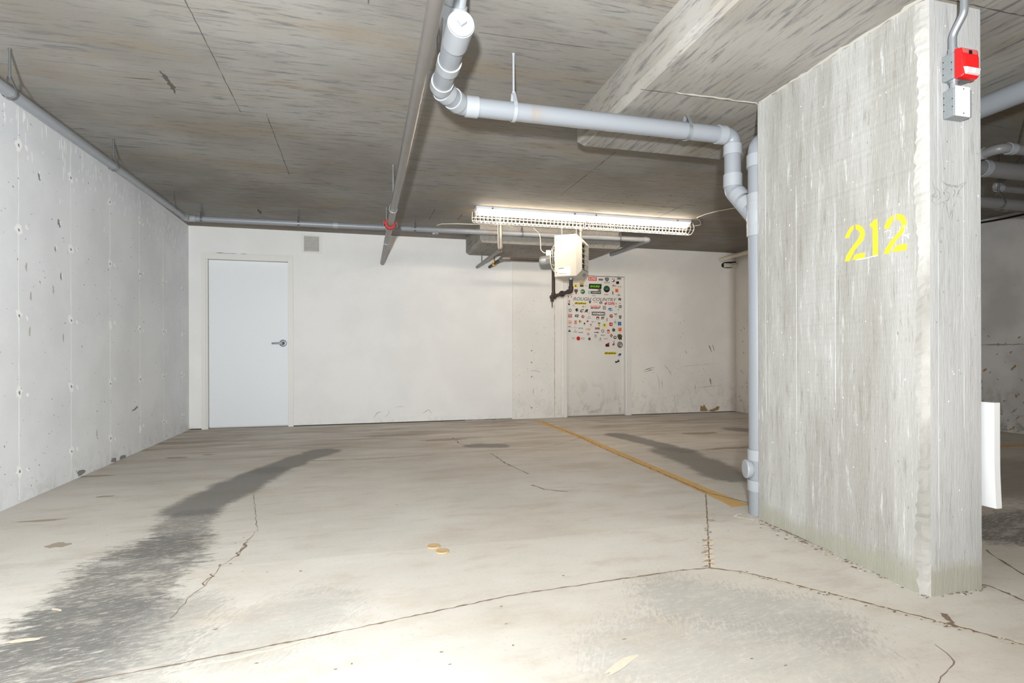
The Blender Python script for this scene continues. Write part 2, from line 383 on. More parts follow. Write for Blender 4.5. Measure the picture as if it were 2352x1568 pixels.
# ---- floor with its joints and cracks
fl = MB(); ys_ = [Y0, 0, 2.642, Y1]
for ya, yb in zip(ys_[:-1], ys_[1:]):
    fl.add([(X0,ya,hf(ya)),(X1,ya,hf(ya)),(X1,yb,hf(yb)),(X0,yb,hf(yb)),(X0,ya,-.3),(X1,ya,-.3),(X1,yb,-.3),(X0,yb,-.3)], [(0,1,2,3),(7,6,5,4),(0,3,7,4),(1,5,6,2)]+([(0,4,5,1)] if ya == Y0 else [])+([(3,2,6,7)] if yb == Y1 else []))
def fz(*pp): return [onF(px, py) for px, py in pp]
for pts, wd, jit, st, mt in [
    (fz((60,1600),(180,1566),(360,1534),(720,1463),(1180,1366),(1450,1326),(1560,1310),(1632,1304)), .0062, .002, .02, 1),
    (fz((1632,1304),(1700,1312),(1800,1336),(1950,1374),(2100,1412),(2352,1480),(2600,1545)), .009, .003, .015, 1),
    (fz((1632,1304),(1700,1312),(1800,1336),(1950,1374),(2100,1412),(2352,1480)), .017, .004, .018, 2),
    (fz((1621,1132),(1625,1200),(1630,1304)), .006, .001, .02, 1),
    (fz((1625,1190),(1628,1250),(1631,1300)), .034, .012, .02, 2),
    (fz((1245,968),(1330,1002),(1400,1036),(1520,1086),(1620,1130),(1720,1155)), .010, .006, .04, 1),
    (fz((582,1135),(590,1200),(590,1218),(558,1250),(552,1270),(505,1300),(470,1345),(430,1375),(395,1420)), .0026, .006, .03, 1),
    (fz((570,1245),(540,1278)), .010, .010, .02, 1), (fz((510,1295),(465,1345)), .008, .010, .02, 1),
    (fz((690,1058),(800,1056),(1000,1044)), .008, .008, .06, 1), (fz((1040,1040),(1110,1036),(1260,1026),(1340,1004)), .006, .008, .06, 1),
    (fz((1125,1040),(1160,1063),(1215,1088)), .008, .006, .05, 1), (fz((1040,1005),(1055,1018),(1082,1025)), .012, .008, .05, 1),
    (fz((1222,1114),(1250,1124),(1306,1128)), .012, .01, .04, 1), (fz((1560,1040),(1630,1032),(1720,1038)), .008, .01, .06, 1),
    (fz((2150,1480),(2195,1520),(2170,1550),(2140,1580)), .003, .004, .02, 1), (fz((2175,1410),(2190,1440)), .016, .010, .012, 1),
    (fz((2262,1262),(2300,1288),(2352,1320)), .008, .004, .03, 1),
    (fz((1745,1194),(1800,1218),(1900,1262),(2000,1308),(2118,1358)), .010, .003, .012, 1),
    (fz((2118,1360),(2180,1364),(2262,1342),(2300,1356),(2352,1380)), .010, .004, .012, 1),
    (fz((1700,1180),(1690,1186),(1730,1195)), .012, .008, .02, 4),
    (fz((390,1540),(560,1508),(720,1466)), .012, .006, .03, 2),
    ]:
    fl.ribbon(pts, UP, wd, mt, jit, st, lift=.0006 if mt == 2 else (.0009 if mt == 1 else .0013))
for px, py, a, b in [(215,1093,.14,.035),(405,1051,.09,.04),(480,1044,.06,.035),(130,1252,.05,.04),(95,1195,.10,.02),(240,1140,.05,.02),(1015,1010,.25,.06),(900,1000,.3,.07),(1600,995,.22,.08),(1690,1028,.3,.05)]:
    fl.spot(onF(px, py), UP, a, b, 3, 14, .3, .0004, up=(1,0,0))
for k in range(46):
    px = random.uniform(120, 2300); py = random.uniform(1010, 1540)
    fl.spot(onF(px, py), UP, random.uniform(.003,.009), random.uniform(.002,.004), 1, 7, .5, .0008, up=(1,0,0))
for k in range(330):   # plaster and dirt crumbs scattered along the pillar's foot
    t = random.random()
    px, py = (1740+t*380, 1192+t*168) if k % 3 else (2118+t*150, 1362-t*16)
    off = abs(random.gauss(0, 6)); rr_ = random.uniform(.002,.009)
    fl.spot(onF(px-off*.4, py+off), UP, rr_, rr_*random.uniform(.4,.9), random.choice((1,1,4,4,5)), 7, .5, .0014+.0003*(k % 4), up=(1,0,0))
for k in range(60):    # spalled edges of the short crack
    t = random.random(); fl.spot(onF(1626+random.gauss(0,6), 1185+t*118), UP, random.uniform(.004,.020), random.uniform(.002,.005), random.choice((5,5,2,1)), 8, .5, .0010, up=(1,0,0))
fl.spot(onF(1432, 1522), UP, .085, .016, 2, 14, .25, .0006, up=(.85,.5,0)); fl.spot(onF(60, 1470), UP, .05, .012, 2, 12, .3, .0006, up=(1,0,0)); fl.spot(onF(130, 1400), UP, .03, .008, 2, 12, .3, .0006, up=(.7,-.5,0))
for k in range(110):   # crumbs scabbed along the joint
    t = random.random(); px = 1700+t*640; py = 1312+t*168 + random.uniform(-4, 4)
    fl.spot(onF(px, py), UP, random.uniform(.003,.008), random.uniform(.002,.005), random.choice((1,2,2)), 6, .5, .0012, up=(1,0,0))
fl.build('floor', [M['floor'], M['crack'], M['crackl'], M['stain'], M['pitl'], M['spall']], kind='structure', origin=(0,0,0))

# ---- ceiling with form joints, and the two drop panels hanging in it
ce = MB().box(X0, Y0, CEIL, X1, Y1, CEIL+.2)
DN = (0,0,-1)
def cz(*pp, z=CEIL): return [onZ(px, py, z) for px, py in pp]
for pts, wd, mt, jit in [(cz((425,0),(553,257)), .004, 1, .001), (cz((612,262),(665,402)), .005, 1, .001), (cz((1100,74),(1400,116)), .004, 1, .001),
                (cz((1288,448),(1415,348)), .008, 1, .001), (cz((848,-20),(846,8)), .006, 1, 0), (cz((985,505),(1000,478)), .006, 1, .001),
                (cz((1320,457),(1570,478)), .010, 1, .004), (cz((1510,500),(1572,470),(1600,472)), .010, 1, .004), (cz((1052,504),(1062,492)), .010, 1, .002),
                (cz((1700,455),(1745,430)), .01, 1, .003)]:
    ce.ribbon(pts, DN, wd, mt, jit, .05)
ce.ribbon(cz((368,162),(385,185),(398,200),(404,216)), DN, .03, 1, .006, .02, taper=True)
ce.ribbon(cz((282,176),(320,180),(356,183)), DN, .008, 1, .003, .03, taper=True)
ce.ribbon(cz((592,479),(600,492)), DN, .03, 1, .005, .04, taper=True)
for k in range(26):
    ce.spot(onZ(random.uniform(1330,1620), random.uniform(445,475), CEIL), DN, .012, .006, 1, 7, .5, up=(1,0,0))
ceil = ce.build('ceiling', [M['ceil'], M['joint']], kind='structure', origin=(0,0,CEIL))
def drop_panel(x0, x1, y0, y1, label, marks=()):
    mb = MB(); c = .035; z0 = DROP
    sec = [(x0, y0, x1, y1, CEIL), (x0, y0, x1, y1, z0+c), (x0+c, y0+c, x1-c, y1-c, z0)]
    vs_ = []
    for a, b, d, e, z in sec: vs_ += [(a,b,z),(d,b,z),(d,e,z),(a,e,z)]
    fs = []
    for k in (0, 1):
        for i in range(4):
            j = (i+1) % 4; fs.append((4*k+i, 4*(k+1)+i, 4*(k+1)+j, 4*k+j))
    fs.append((8, 11, 10, 9)); mb.add(vs_, fs, 0)
    for pts, wd, mt in marks: mb.ribbon(pts, DN, wd, mt, .003, .03)
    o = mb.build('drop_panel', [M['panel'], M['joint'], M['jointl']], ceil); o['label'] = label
    return o
zj = 2.642
drop_panel(1.385, 3.25, .75, 3.49, 'thick concrete drop panel above the pillar', [([(1.40,zj,DROP),(2.1,zj,DROP)], .006, 1), ([(1.6,zj-.012,DROP),(2.1,zj-.015,DROP)], .012, 2), ([(2.10,zj,DROP),(2.095,1.69,DROP)], .02, 2),
    ([(2.11,1.675,DROP),(2.40,1.675,DROP),(3.2,1.675,DROP)], .005, 1)])
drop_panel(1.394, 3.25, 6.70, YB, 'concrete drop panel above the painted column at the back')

# ---- left wall: form seams, tie holes, pin holes
wl = MB().box(X0, Y0, -.2, XL, Y1, CEIL)
NX = (1,0,0)
cols = [2.82, 3.47] + [onX(px, 815, XL).y for px in (43, 163, 253, 321, 375, 418)]
rows = [1.68, 1.16, .683, .208]
for i, yc in enumerate(cols):
    wl.ribbon([(XL, yc, .02), (XL, yc, 2.46)], NX, .006 if i > 6 else .009, 1, .0015, .08)
    for zr in rows + ([2.20] if i < 6 else []):
        zz = zr+random.uniform(-.01,.01)
        wl.spot((XL, yc, zz), NX, .032, .036, 1, 12, .4); wl.spot((XL, yc+.004, zz-.004), NX, .009, .011, 2, 9, .4, .001)
        wl.spot((XL, yc+.09, zz+random.uniform(-.03,.03)), NX, .012, .02, 1, 8, .4)
for k in range(620):
    yc = random.uniform(2.2, 7.6); zc_ = random.random()**(1.5 if k % 2 else .9)*2.4
    r = random.choice((.002,.003,.003,.005)); wl.spot((XL, yc, zc_), NX, r, r*random.uniform(.8,1.6), 2, 7, .4)
for k in range(170):   # white plaster runs near the ceiling
    yc = random.uniform(3.6, 7.4); z_ = 2.42-abs(random.gauss(0,.16)); h = random.uniform(.01,.05)
    wl.spot((XL, yc, z_), NX, h, random.uniform(.004,.009), 1, 7, .5, up=(0,0,1))
for px, py in [(90,410),(137,515),(88,400),(127,572),(140,635),(137,517),(133,510)]:
    p = onX(px, py, XL); wl.spot(p, NX, .022, .010, 2, 10, .6, up=(0,0,1)); wl.spot(p+V((0,.01,.012)), NX, .015, .009, 1, 8, .5, .001, up=(0,0,1))
for px, py in [(60,612),(70,680),(122,665),(68,760),(145,775),(222,995)]:
    wl.spot(onX(px, py, XL), NX, .03, .011, 3, 12, .3, up=(0,0,1))
for px, py in [(186,1084),(262,1056),(282,1050)]:
    wl.spot(onX(px, py, XL), NX, .02, .06, 2, 10, .3, up=(0,0,1))
wl.ribbon([onX(px, py, XL) for px, py in ((303,943),(312,938),(316,934))], NX, .02, 2, .002, .02)
wl.build('wall_left', [M['wl'], M['seam'], M['pit'], M['scuffl']], kind='structure', origin=(XL,0,0))

# ---- back wall with its two door openings
def bx(px, py=815, Y=YB): return onY(px, py, Y)
d1l, d1r, d1t = bx(472).x, bx(664).x, bx(570, 596).z
d2l, d2r, d2t = bx(1300).x, bx(1440).x, bx(1370, 629).z
XR = bx(1690).x
wb = MB()
NB = (0,-1,0)
T2 = YB+.2
wb.box(XL, YB, .012, d1l, T2, CEIL); wb.box(d1l, YB, d1t, d1r, T2, CEIL)
xcl, xcr = bx(1176).x, bx(1275).x
wb.box(d1r, YB, .012, xcl, T2, CEIL); wb.box(XL, YB+.15, 0, XR, T2, .03, 1)
wb.box(xcl, YB, 0, d2l, T2, CEIL, 2); wb.box(d2l, YB, d2t, d2r, T2, CEIL, 2); wb.box(d2r, YB, .010, XR, T2, CEIL, 2)
def wbp(*pp): return [onY(px, py, YB) for px, py in pp]
wb.ribbon(wbp((1068,965.3),(1175,962.5)), NB, .022, 3, .002, .05)
wb.ribbon(wbp((495,581),(570,584),(672,591)), NB, .008, 1, .002, .05)
wb.ribbon(wbp((1289,705),(1289,956)), NB, .004, 5, .001, .05)
for pts, wd, mt in [(((1478,852),(1490,846),(1504,843)), .012, 4),(((1480,855),(1494,850),(1504,847)), .010, 4),(((1525,838),(1536,850),(1542,862)), .008, 4),(((1508,858),(1514,876),(1515,900)), .010, 5),
        (((1628,792),(1634,808)), .022, 4),(((1636,790),(1641,806)), .012, 4),(((1574,805),(1577,812)), .014, 4),(((1475,875),(1479,878)), .02, 5),(((1630,868),(1634,884)), .02, 4),(((1600,890),(1660,884)), .012, 5),
        (((1555,852),(1566,842),(1600,838),(1650,834)), .006, 5),(((857,960),(866,948),(878,945)), .012, 5),(((884,957),(892,950),(894,942)), .014, 5),(((905,935),(930,933)), .006, 5),(((968,950),(985,940),(992,952)), .010, 5),
        (((1596,880),(1598,905)), .016, 5),(((1521,870),(1521,895)), .01, 5)]:
    wb.ribbon(wbp(*pts), NB, wd, mt, .003, .03, taper=True)
wb.poly([p+V((0,-.001,0)) for p in wbp((1608,944),(1609,930),(1614,934),(1617,928),(1622,937),(1626,942),(1640,938),(1648,932),(1653,934),(1650,941),(1640,944),(1632,944),(1627,942),(1621,944))], 6)
for k in range(60):
    wb.spot(onY(random.uniform(1455,1685), random.triangular(700,940,930), YB), NB, .006, .004, 4, 7, .5)
wb.build('wall_back', [M['wb'], M['dark'], M['wr'], M['steel'], M['scuff'], M['scuffl'], M['rust']], kind='structure', origin=(0,YB,0))

# painted concrete column standing in the back wall
pc = MB().box(xcl+.004, YB-.012, 0, xcr-.004, YB+.01, CEIL)
for k in range(150):
    px = random.uniform(1180,1272); py = random.triangular(615,955,930)
    pc.spot(onY(px, py, YB-.012), NB, random.uniform(.002,.006), random.uniform(.002,.005), random.choice((1,3)), 7, .5)
pc.ribbon([onY(1275, 700, YB-.0121)+V((-.008,0,0)), onY(1275, 958, YB-.0121)+V((-.008,0,0))], NB, .005, 1, .003, .04)
for py in (805,832,865,936): pc.spot(onY(1221, py, YB-.012), NB, .011, .011, 2, 9, .2, .001)
for pts in (((1217,852),(1230,850),(1242,856)), ((1225,890),(1225,906))): pc.ribbon([onY(*p, YB-.012) for p in pts], NB, .012, 3, .003, .03, taper=True)
tag(pc.build('painted_column', [M['col'], M['scuff'], M['pit'], M['scuffl']]), 'pitted white-painted concrete column flush in the back wall beneath the heater pipes', 'column')

# walls on the right
wr = MB().box(XR, 6.3, 0, X1, Y1, CEIL)
for k in range(20): wr.spot((XR, random.uniform(7.15,7.6), random.uniform(.05,1.8)), (-1,0,0), .02, .012, 1, 8, .5)
wr.build('wall_right', [M['wr'], M['scuffl']], kind='structure', origin=(XR,0,0))
wf = MB().box(7.14, Y0, -.2, X1, 6.3, CEIL)
for k in range(240):
    wf.spot((7.14, random.uniform(3.6,6), .02+random.random()**2*1.1), (-1,0,0), random.uniform(.004,.02), random.uniform(.004,.03), random.choice((1,1,2)), 8, .5)
wf.ribbon([(7.14, y_, 1.0+.01*math.sin(y_*9)) for y_ in (4.1,4.5,4.9,5.2)], (-1,0,0), .012, 1, .003, .05)
wf.build('wall_far_right', [M['wfar'], M['pit'], M['rust']], kind='structure', origin=(7.14,0,0))

# ---- doors
def door(name, l, r, t, leafpx, m, fpx):
    YL = YB+.05
    root = thing(name, None, None, ((l+r)/2, YL, 0), kind='structure')
    la = onY(leafpx[0], 815, YL if leafpx[0] < 830 else YB).x; lb = onY(leafpx[1], 815, YB if leafpx[1] < 830 else YL).x
    zt = onY((leafpx[0]+leafpx[1])/2, leafpx[2], YL).z
    MB().box(la, YL, .016, lb, YL+.045, zt).build('door_leaf', m, root, bevel=.002)
    fa, fb, ft = bx(fpx[0]).x, bx(fpx[1]).x, bx((fpx[0]+fpx[1])/2, fpx[2]).z
    f = MB(); th = .014
    f.box(fa, YB-th, 0, l+.006, YB, ft); f.box(r-.006, YB-th, 0, fb, YB, ft); f.box(l+.006, YB-th, t-.006, r-.006, YB, ft)
    f.box(l, YB-.002, 0, la-.002, YL+.06, t); f.box(lb+.002, YB-.002, 0, r, YL+.06, t); f.box(la-.002, YB-.002, zt+.003, lb+.002, YL+.06, t)
    f.box(la-.01, YL+.05, 0, lb+.01, YL+.07, zt+.02)
    f.build('door_frame', M['frame'], root, bevel=.0015)
    return root, YL
door1, YL = door('door_1', d1l, d1r, d1t, (480, 661, 599.5), M['white'], (463, 674, 584))
hp = onY(650, 788, YL)
h = MB().lathe(hp, (0,-1,0), [(0,.045),(.004,.045),(.010,.038),(.012,.030),(.012,.030),(.008,.026),(.008,.022)], 32)
hb = h.build('door_handle', M['steel'], door1)
MB().lathe(hp, (0,-1,0), [(.006,.022),(.03,.018),(.045,.014),(.045,0)], 24).build('lever_collar', M['iron'], hb)
lp = [hp+V((0,-.045,0)), hp+V((0,-.058,0)), hp+V((-.035,-.062,0)), hp+V((-.09,-.060,-.002)), hp+V((-.125,-.052,-.003))]
MB().tube(fillet(lp, .012), .0115, 14).build('lever', M['steel'], hb)
door2, YL2 = door('door_2', d2l, d2r, d2t, (1303.0, 1433, 634.5), M['door2'], (1294, 1449, 623))

# wall vent above the first door
vt = onY(715.5, 560, YB); vw = (onY(739,560,YB).x-onY(692,560,YB).x)/2; vh = (onY(715,538.5,YB).z-onY(715,582,YB).z)/2
vr = thing('wall_vent', 'small square white louvred vent on the back wall above the plain white door', 'vent', (vt.x, YB, vt.z-vh))
f = MB(); sx, sz = vw*.74, vh*.80
for a, b, c, d in ((-vw,-sx,-vh,vh),(sx,vw,-vh,vh),(-sx,sx,sz,vh),(-sx,sx,-vh,-sz)): f.box(vt.x+a, YB-.008, vt.z+c, vt.x+b, YB, vt.z+d)
f.build('vent_frame', M['frame'], vr, bevel=.001)
MB().box(vt.x-sx, YB-.001, vt.z-sz, vt.x+sx, YB+.002, vt.z+sz).build('vent_shade', M['dark'], vr)  # near-black sheet behind the slats, shade painted in
for k in range(11):
    z_ = vt.z-sz+(k+.5)*2*sz/11
    MB().obox((vt.x, YB-.005, z_), ((1,0,0),(0,.8,-.6),(0,.6,.8)), (sx, .006, .0035)).build('vent_slat', M['frame'], vr)

# ================================================================== THE PILLAR
PX, PXR, PY, PYB = 2.108, 2.40, 1.69, 2.642
pl = MB(); nz = 150; secs = []
random.seed(3)
for i in range(nz+1):
    z_ = -.05+(DROP+.05)*i/nz; j = random.uniform(-1,1); q = 1+.25*math.sin(z_*9)+.5*random.random()
    secs.append([(PX, PYB, z_), (PX+random.uniform(-.001,.001), PY+.030*q, z_), (PX+.006+.003*j, PY+.016*q, z_), (PX+.012*q, PY+.004+.003*random.random(), z_), (PX+.022, PY, z_), (PXR-.008, PY, z_), (PXR, PY+.008, z_), (PXR, PYB, z_)])
vs_ = [p for s_ in secs for p in s_]; m = 8
for k in range(m):
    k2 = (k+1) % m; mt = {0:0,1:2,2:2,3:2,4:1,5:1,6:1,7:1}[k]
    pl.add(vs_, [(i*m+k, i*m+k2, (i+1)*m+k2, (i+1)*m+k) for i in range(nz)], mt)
# pits and smears on the two faces
for k in range(120):
    y_ = random.uniform(PY+.05, PYB-.03); z_ = random.uniform(.05, 2.2)
    pl.spot((PX, y_, z_), (-1,0,0), random.uniform(.002,.006), random.uniform(.0015,.003), random.choice((3,3,4)), 7, .5, up=(0,0,1))
for k in range(46):
    pl.spot((random.uniform(PX+.05, PXR-.02), PY, random.uniform(.05, 2.2)), (0,-1,0), random.uniform(.002,.005), random.uniform(.0015,.003), random.choice((3,4,5)), 7, .5, up=(0,0,1))
for x_ in (2.17, 2.30):
    pl.ribbon([(x_, PY, random.uniform(.0,.8)), (x_, PY, random.uniform(1.6,2.27))], (0,-1,0), .0016, 4, .0005, .1)
for y_ in (2.12, 2.36, 2.58):
    pl.ribbon([(PX, y_, random.uniform(.0,.9)), (PX, y_, random.uniform(1.3,2.27))], (-1,0,0), .0018, 4, .0006, .1)
pil = thing('concrete_pillar', 'board-marked concrete pillar with a yellow stencilled number, on the right', 'pillar', ((PX+PXR)/2, (PY+PYB)/2, 0))
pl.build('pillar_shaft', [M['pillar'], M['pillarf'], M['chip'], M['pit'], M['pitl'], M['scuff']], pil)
def n212(x, y): return onX(1920+x*.09567, 470+y*.09567, PX)+V((-.0008,0,0))
pn = MB()
for P in [
 [(430,490),(425,600),(380,650),(350,710),(315,805),(215,800),(260,690),(310,600),(370,520)],
 [(470,475),(560,480),(640,530),(690,620),(700,720),(670,830),(600,930),(500,1040),(430,1150),(370,1270),(330,1355),(215,1365),(250,1230),(320,1110),(410,990),(500,870),(560,770),(585,700),(565,650),(530,610),(480,600)],
 [(700,1145),(700,1270),(390,1335),(440,1220),(490,1190)],
 [(1005,340),(1020,1215),(890,1225),(880,545),(860,530),(815,510),(815,465),(860,440),(910,365)],
 [(1400,240),(1400,370),(1350,420),(1310,500),(1290,570),(1170,580),(1170,520),(1210,420),(1280,320)],
 [(1455,225),(1540,220),(1620,250),(1680,320),(1700,430),(1680,540),(1630,650),(1560,740),(1470,840),(1400,950),(1340,1040),(1290,1170),(1150,1190),(1190,1060),(1280,920),(1400,780),(1500,660),(1560,560),(1580,470),(1560,410),(1520,370),(1465,370)],
 [(1710,925),(1700,1090),(1350,1140),(1440,990),(1500,970)]]:
    pn.prism([n212(*p) for p in P], (-.0004,0,0))
o = pn.build('painted_number', M['yellow'], pil); o['label'] = 'yellow stencilled number 212'
ck = MB()
for P, wd in [([(1175,660),(1230,620),(1300,615),(1330,660),(1300,740),(1260,805),(1380,780)],.0025), ([(1600,560),(1640,490),(1675,550),(1630,700),(1640,738),(1780,700)],.0028), ([(1700,740),(1760,790)],.007), ([(480,1330),(700,1290),(1010,1215)],.0035), ([(1530,520),(1540,600),(1490,660)],.0022)]:
    ck.ribbon([n212(*p) for p in P], (-1,0,0), wd, 0, .0003, .006, lift=.0008)
o = ck.build('chalk_marks', M['chalk'], pil); o['label'] = 'white chalk scribbles around the number'
gf = MB()
for P in [[(160,1155),(180,1190),(190,1240),(165,1290),(200,1325)],[(220,1155),(262,1186),(330,1196),(398,1165)],[(225,1160),(270,1196),(335,1204),(390,1175)],[(398,1165),(352,1212),(328,1262),(368,1272)],[(330,1285),(305,1330),(300,1380),(290,1430)],
          [(290,1430),(268,1365),(262,1320),(240,1300),(190,1322)],[(250,1222),(282,1245),(272,1288),(240,1300)],[(190,1205),(215,1232),(222,1270),(200,1290)],[(258,1212),(240,1240),(262,1268)],[(300,1210),(318,1236),(300,1276)],
          [(170,1262),(196,1270),(210,1256)],[(342,1216),(332,1242),(352,1250)],[(280,1330),(292,1350),(286,1400)],[(160,1268),(180,1248)],[(230,1455),(238,1480)]]:
    gf.ribbon([onY(2080+x*.357, y*.357, PY)+V((0,-.0006,0)) for x, y in P], (0,-1,0), .0018, 0, .0004, .006, taper=True)
o = gf.build('pencil_sketch', M['pencil'], pil); o['label'] = 'small tangled pencil sketch'

# white plastic guard strip standing off the pillar's far side
sg = MB(); pts = []
for i in range(13):
    t = i/12; z_ = .705-.42*t; pts.append((PXR+.018+.030*max(0, t-.6)**1.3, z_))
for (xa, za), (xb, zb) in zip(pts[:-1], pts[1:]):
    sg.add([(xa,1.66,za),(xa+.030,1.66,za),(xb+.030,1.66,zb),(xb,1.66,zb),(xa,1.82,za),(xa+.030,1.82,za),(xb+.030,1.82,zb),(xb,1.82,zb)],
           [(0,3,2,1),(4,5,6,7),(0,4,7,3),(1,2,6,5)])
sg.add([(pts[0][0],1.66,pts[0][1]),(pts[0][0]+.03,1.66,pts[0][1]),(pts[0][0]+.03,1.82,pts[0][1]),(pts[0][0],1.82,pts[0][1])], [(0,1,2,3)])
sg.add([(pts[-1][0],1.66,pts[-1][1]),(pts[-1][0]+.03,1.66,pts[-1][1]),(pts[-1][0]+.03,1.82,pts[-1][1]),(pts[-1][0],1.82,pts[-1][1])], [(0,3,2,1)])
gr = thing('bumper_guard', 'white plastic guard strip on the far right side of the pillar', 'guard', (PXR, 1.74, pts[-1][1]))
sg.build('guard_strip', M['plastic'], gr)
for z_ in (.62,.45): MB().cyl((PXR-.002,1.74,z_),(PXR+.025,1.74,z_),.01).build('spacer', M['zinc'], gr)

# ---- steel boxes, fire alarm and blank cover on the pillar's front face
def steel_box(name, label, x0, z0, x1, z1, depth):
    r = thing(name, label, 'electrical box', ((x0+x1)/2, PY, z0))
    b = MB().box(x0, PY-depth, z0, x1, PY, z1).build('box_body', M['box'], r, bevel=.004)
    for k in range(3):
        zz = z0+(z1-z0)*(k+.5)/3
        MB().lathe((x0, PY-depth*.55, zz), (-1,0,0), [(0,.0125),(.0008,.0125),(.0012,.0105),(.0012,0)], 20).build('knockout', M['box'], r)
    
    for (yy, zf) in ((.18,.34),(.18,.62),(.9,.28),(.9,.52),(.9,.76)): MB().cyl((x0+.001, PY-depth*(1-yy)-.001, z0+(z1-z0)*zf), (x0-.0004, PY-depth*(1-yy)-.001, z0+(z1-z0)*zf), .0022, seg=10).build('screw_hole', M['black'], r)
    return r
bz0, bz1 = 1.955, 2.056; b20, b21 = 1.812, 1.920
steel_box('conduit_box', 'grey steel electrical box behind the red fire alarm on the pillar', 2.192, bz0, 2.288, bz1, .045)
steel_box('conduit_box', 'grey steel electrical box behind the blank white cover on the pillar', 2.195, b20, 2.285, b21, .045)
cn = thing('conduit', 'bent galvanized conduit running up from the fire alarm box to the ceiling', 'conduit', (2.212, PY-.026, bz1))
MB().tube(fillet([(2.214,PY-.026,bz1),(2.214,PY-.026,bz1+.075),(2.212,1.620,2.19),(2.212,1.618,DROP)], .05, 10), .0135, 20).build('conduit_tube', M['steel'], cn)
MB().lathe((2.214,PY-.026,bz1-.001), UP, [(0,0),(0,.018),(.006,.018),(.006,.0165),(.022,.0165),(.022,.0135)], 24).build('connector', M['steel'], cn)
MB().lathe((2.212,1.618,DROP), DN, [(0,.018),(.006,.018),(.03,.0165),(.03,.0135)], 24).build('coupling', M['steel'], cn)
MB().cyl((2.222,PY-.024,b21),(2.222,PY-.024,bz0),.0135).lathe((2.222,PY-.024,b21), UP, [(0,.018),(.007,.018),(.007,.0135)]).lathe((2.222,PY-.024,bz0), DN, [(0,.018),(.007,.018),(.007,.0135)]).build('x', M['steel'])
o = bpy.data.objects['x']; o.name = 'conduit_nipple'; tag(o, 'short steel conduit nipple joining the two boxes on the pillar', 'conduit')
al = thing('fire_alarm', 'red fire alarm horn with a clear strobe lens on the pillar', 'fire alarm', (2.24, PY-.045, 1.945))
ya = PY-.045; xa, xb = 2.196, 2.288; za, zb = 1.948, 2.066
MB().add([(xa,ya,za+.004),(xb,ya,za+.004),(xb,ya,zb),(xa,ya,zb),(xa+.006,ya-.020,za+.004),(xb-.004,ya-.020,za+.004),(xb-.004,ya-.022,zb-.004),(xa+.006,ya-.022,zb-.004),
          (xa+.010,ya-.030,za+.010),(xb-.008,ya-.030,za+.010),(xb-.006,ya-.028,zb-.052),(xa+.008,ya-.028,zb-.052)],
    [(0,3,2,1),(0,1,5,4),(1,2,6,5),(2,3,7,6),(3,0,4,7),(4,5,9,8),(5,6,10,9),(7,4,8,11),(6,7,11,10),(8,9,10,11)]).build('alarm_body', M['red'], al, bevel=.003)
MB().box(xa+.012, ya-.031, zb-.088, xb-.008, ya-.024, zb-.034).build('alarm_face', M['red'], al, bevel=.004)
MB().box(xa+.010, ya-.0245, zb-.032, xb-.008, ya-.018, zb-.006).build('grille', M['redf'], al, bevel=.002)
MB().box(2.236, ya-.0255, zb-.026, 2.252, ya-.018, zb-.012).build('indicator', M['black'], al)
lx = MB(); a0 = ya-.026
lx.add([(xa+.012,a0,za+.010),(xb-.008,a0,za+.010),(xb-.006,a0,za+.040),(xa+.008,a0,za+.040),(xa+.016,a0-.012,za+.014),(xb-.014,a0-.012,za+.014),(xb-.012,a0-.014,za+.034),(xa+.013,a0-.014,za+.034)],
       [(0,3,2,1),(0,1,5,4),(1,2,6,5),(2,3,7,6),(3,0,4,7),(4,5,6,7)]).build('strobe_lens', M['lens'], al, bevel=.002)
MB().box(2.237, a0-.016, za+.016, 2.249, a0-.008, za+.031).build('flash_tube', M['chan'], al, bevel=.002)
cp = thing('blank_cover_plate', 'blank white cover plate below the fire alarm on the pillar', 'cover plate', (2.235, ya, b20-.002))
MB().box(2.197, ya-.006, b20-.002, 2.270, ya, b21+.006).build('plate', M['plastic'], cp, bevel=.004)
MB().box(2.212, ya-.0075, b20+.020, 2.255, ya-.004, b21-.016).build('raised_panel', M['plastic'], cp, bevel=.001)
for zz in (b20+.009, b21-.006): MB().cyl((2.2335,ya-.004,zz),(2.2335,ya-.0075,zz),.0025,seg=12).build('screw', M['zinc'], cp)

# ================================================================== PIPES
def hanger(parent, x, y, z, r, top, mat=None, name='pipe_hanger', axis='x'):
    mb = MB(); rr = r+.003
    ring = []
    for i in range(25):
        a = 2*math.pi*i/24
        c_, s_ = math.cos(a)*rr, math.sin(a)*rr
        ring.append((c_, s_))
    pk = .045
    # strap: loop below, two straight legs meeting under the nut
    loop = []
    for i in range(17):
        a = math.pi+math.pi*i/16; loop.append((math.cos(a)*rr, math.sin(a)*rr))
    loop = [(-.006, rr+pk), (-rr*.8, rr*.65)] + loop + [(rr*.8, rr*.65), (.006, rr+pk)]
    hw = .010; t = .0015; vs2 = []
    for (u, v_) in loop:
        for w_ in (-hw, hw):
            for sgn in (0, 1):
                k = 1+sgn*t/max(.01, math.hypot(u, v_))*2
                uu, vv = (u*k, v_*k)
                vs2.append((x+w_, y+uu, z+vv) if axis == 'x' else (x+uu, y+w_, z+vv))
    n = len(loop); fs = []
    for i in range(n-1):
        a, b = 4*i, 4*(i+1)
        fs += [(a, b, b+2, a+2), (a+1, a+3, b+3, b+1), (a, a+1, b+1, b), (a+2, b+2, b+3, a+3)]
    mb.add(vs2, fs, 0)
    if top > z+rr+pk+.005:
        mb.cyl((x,y,z+rr+pk-.006),(x,y,top),.006,seg=10,mat=0)
        mb.cyl((x,y,z+rr+pk-.002),(x,y,z+rr+pk+.008),.010,seg=6,mat=0)
        mb.cyl((x,y,top-.010),(x,y,top),.0085,seg=10,mat=0)
    return mb.build(name, [mat or M['zinc']], parent)
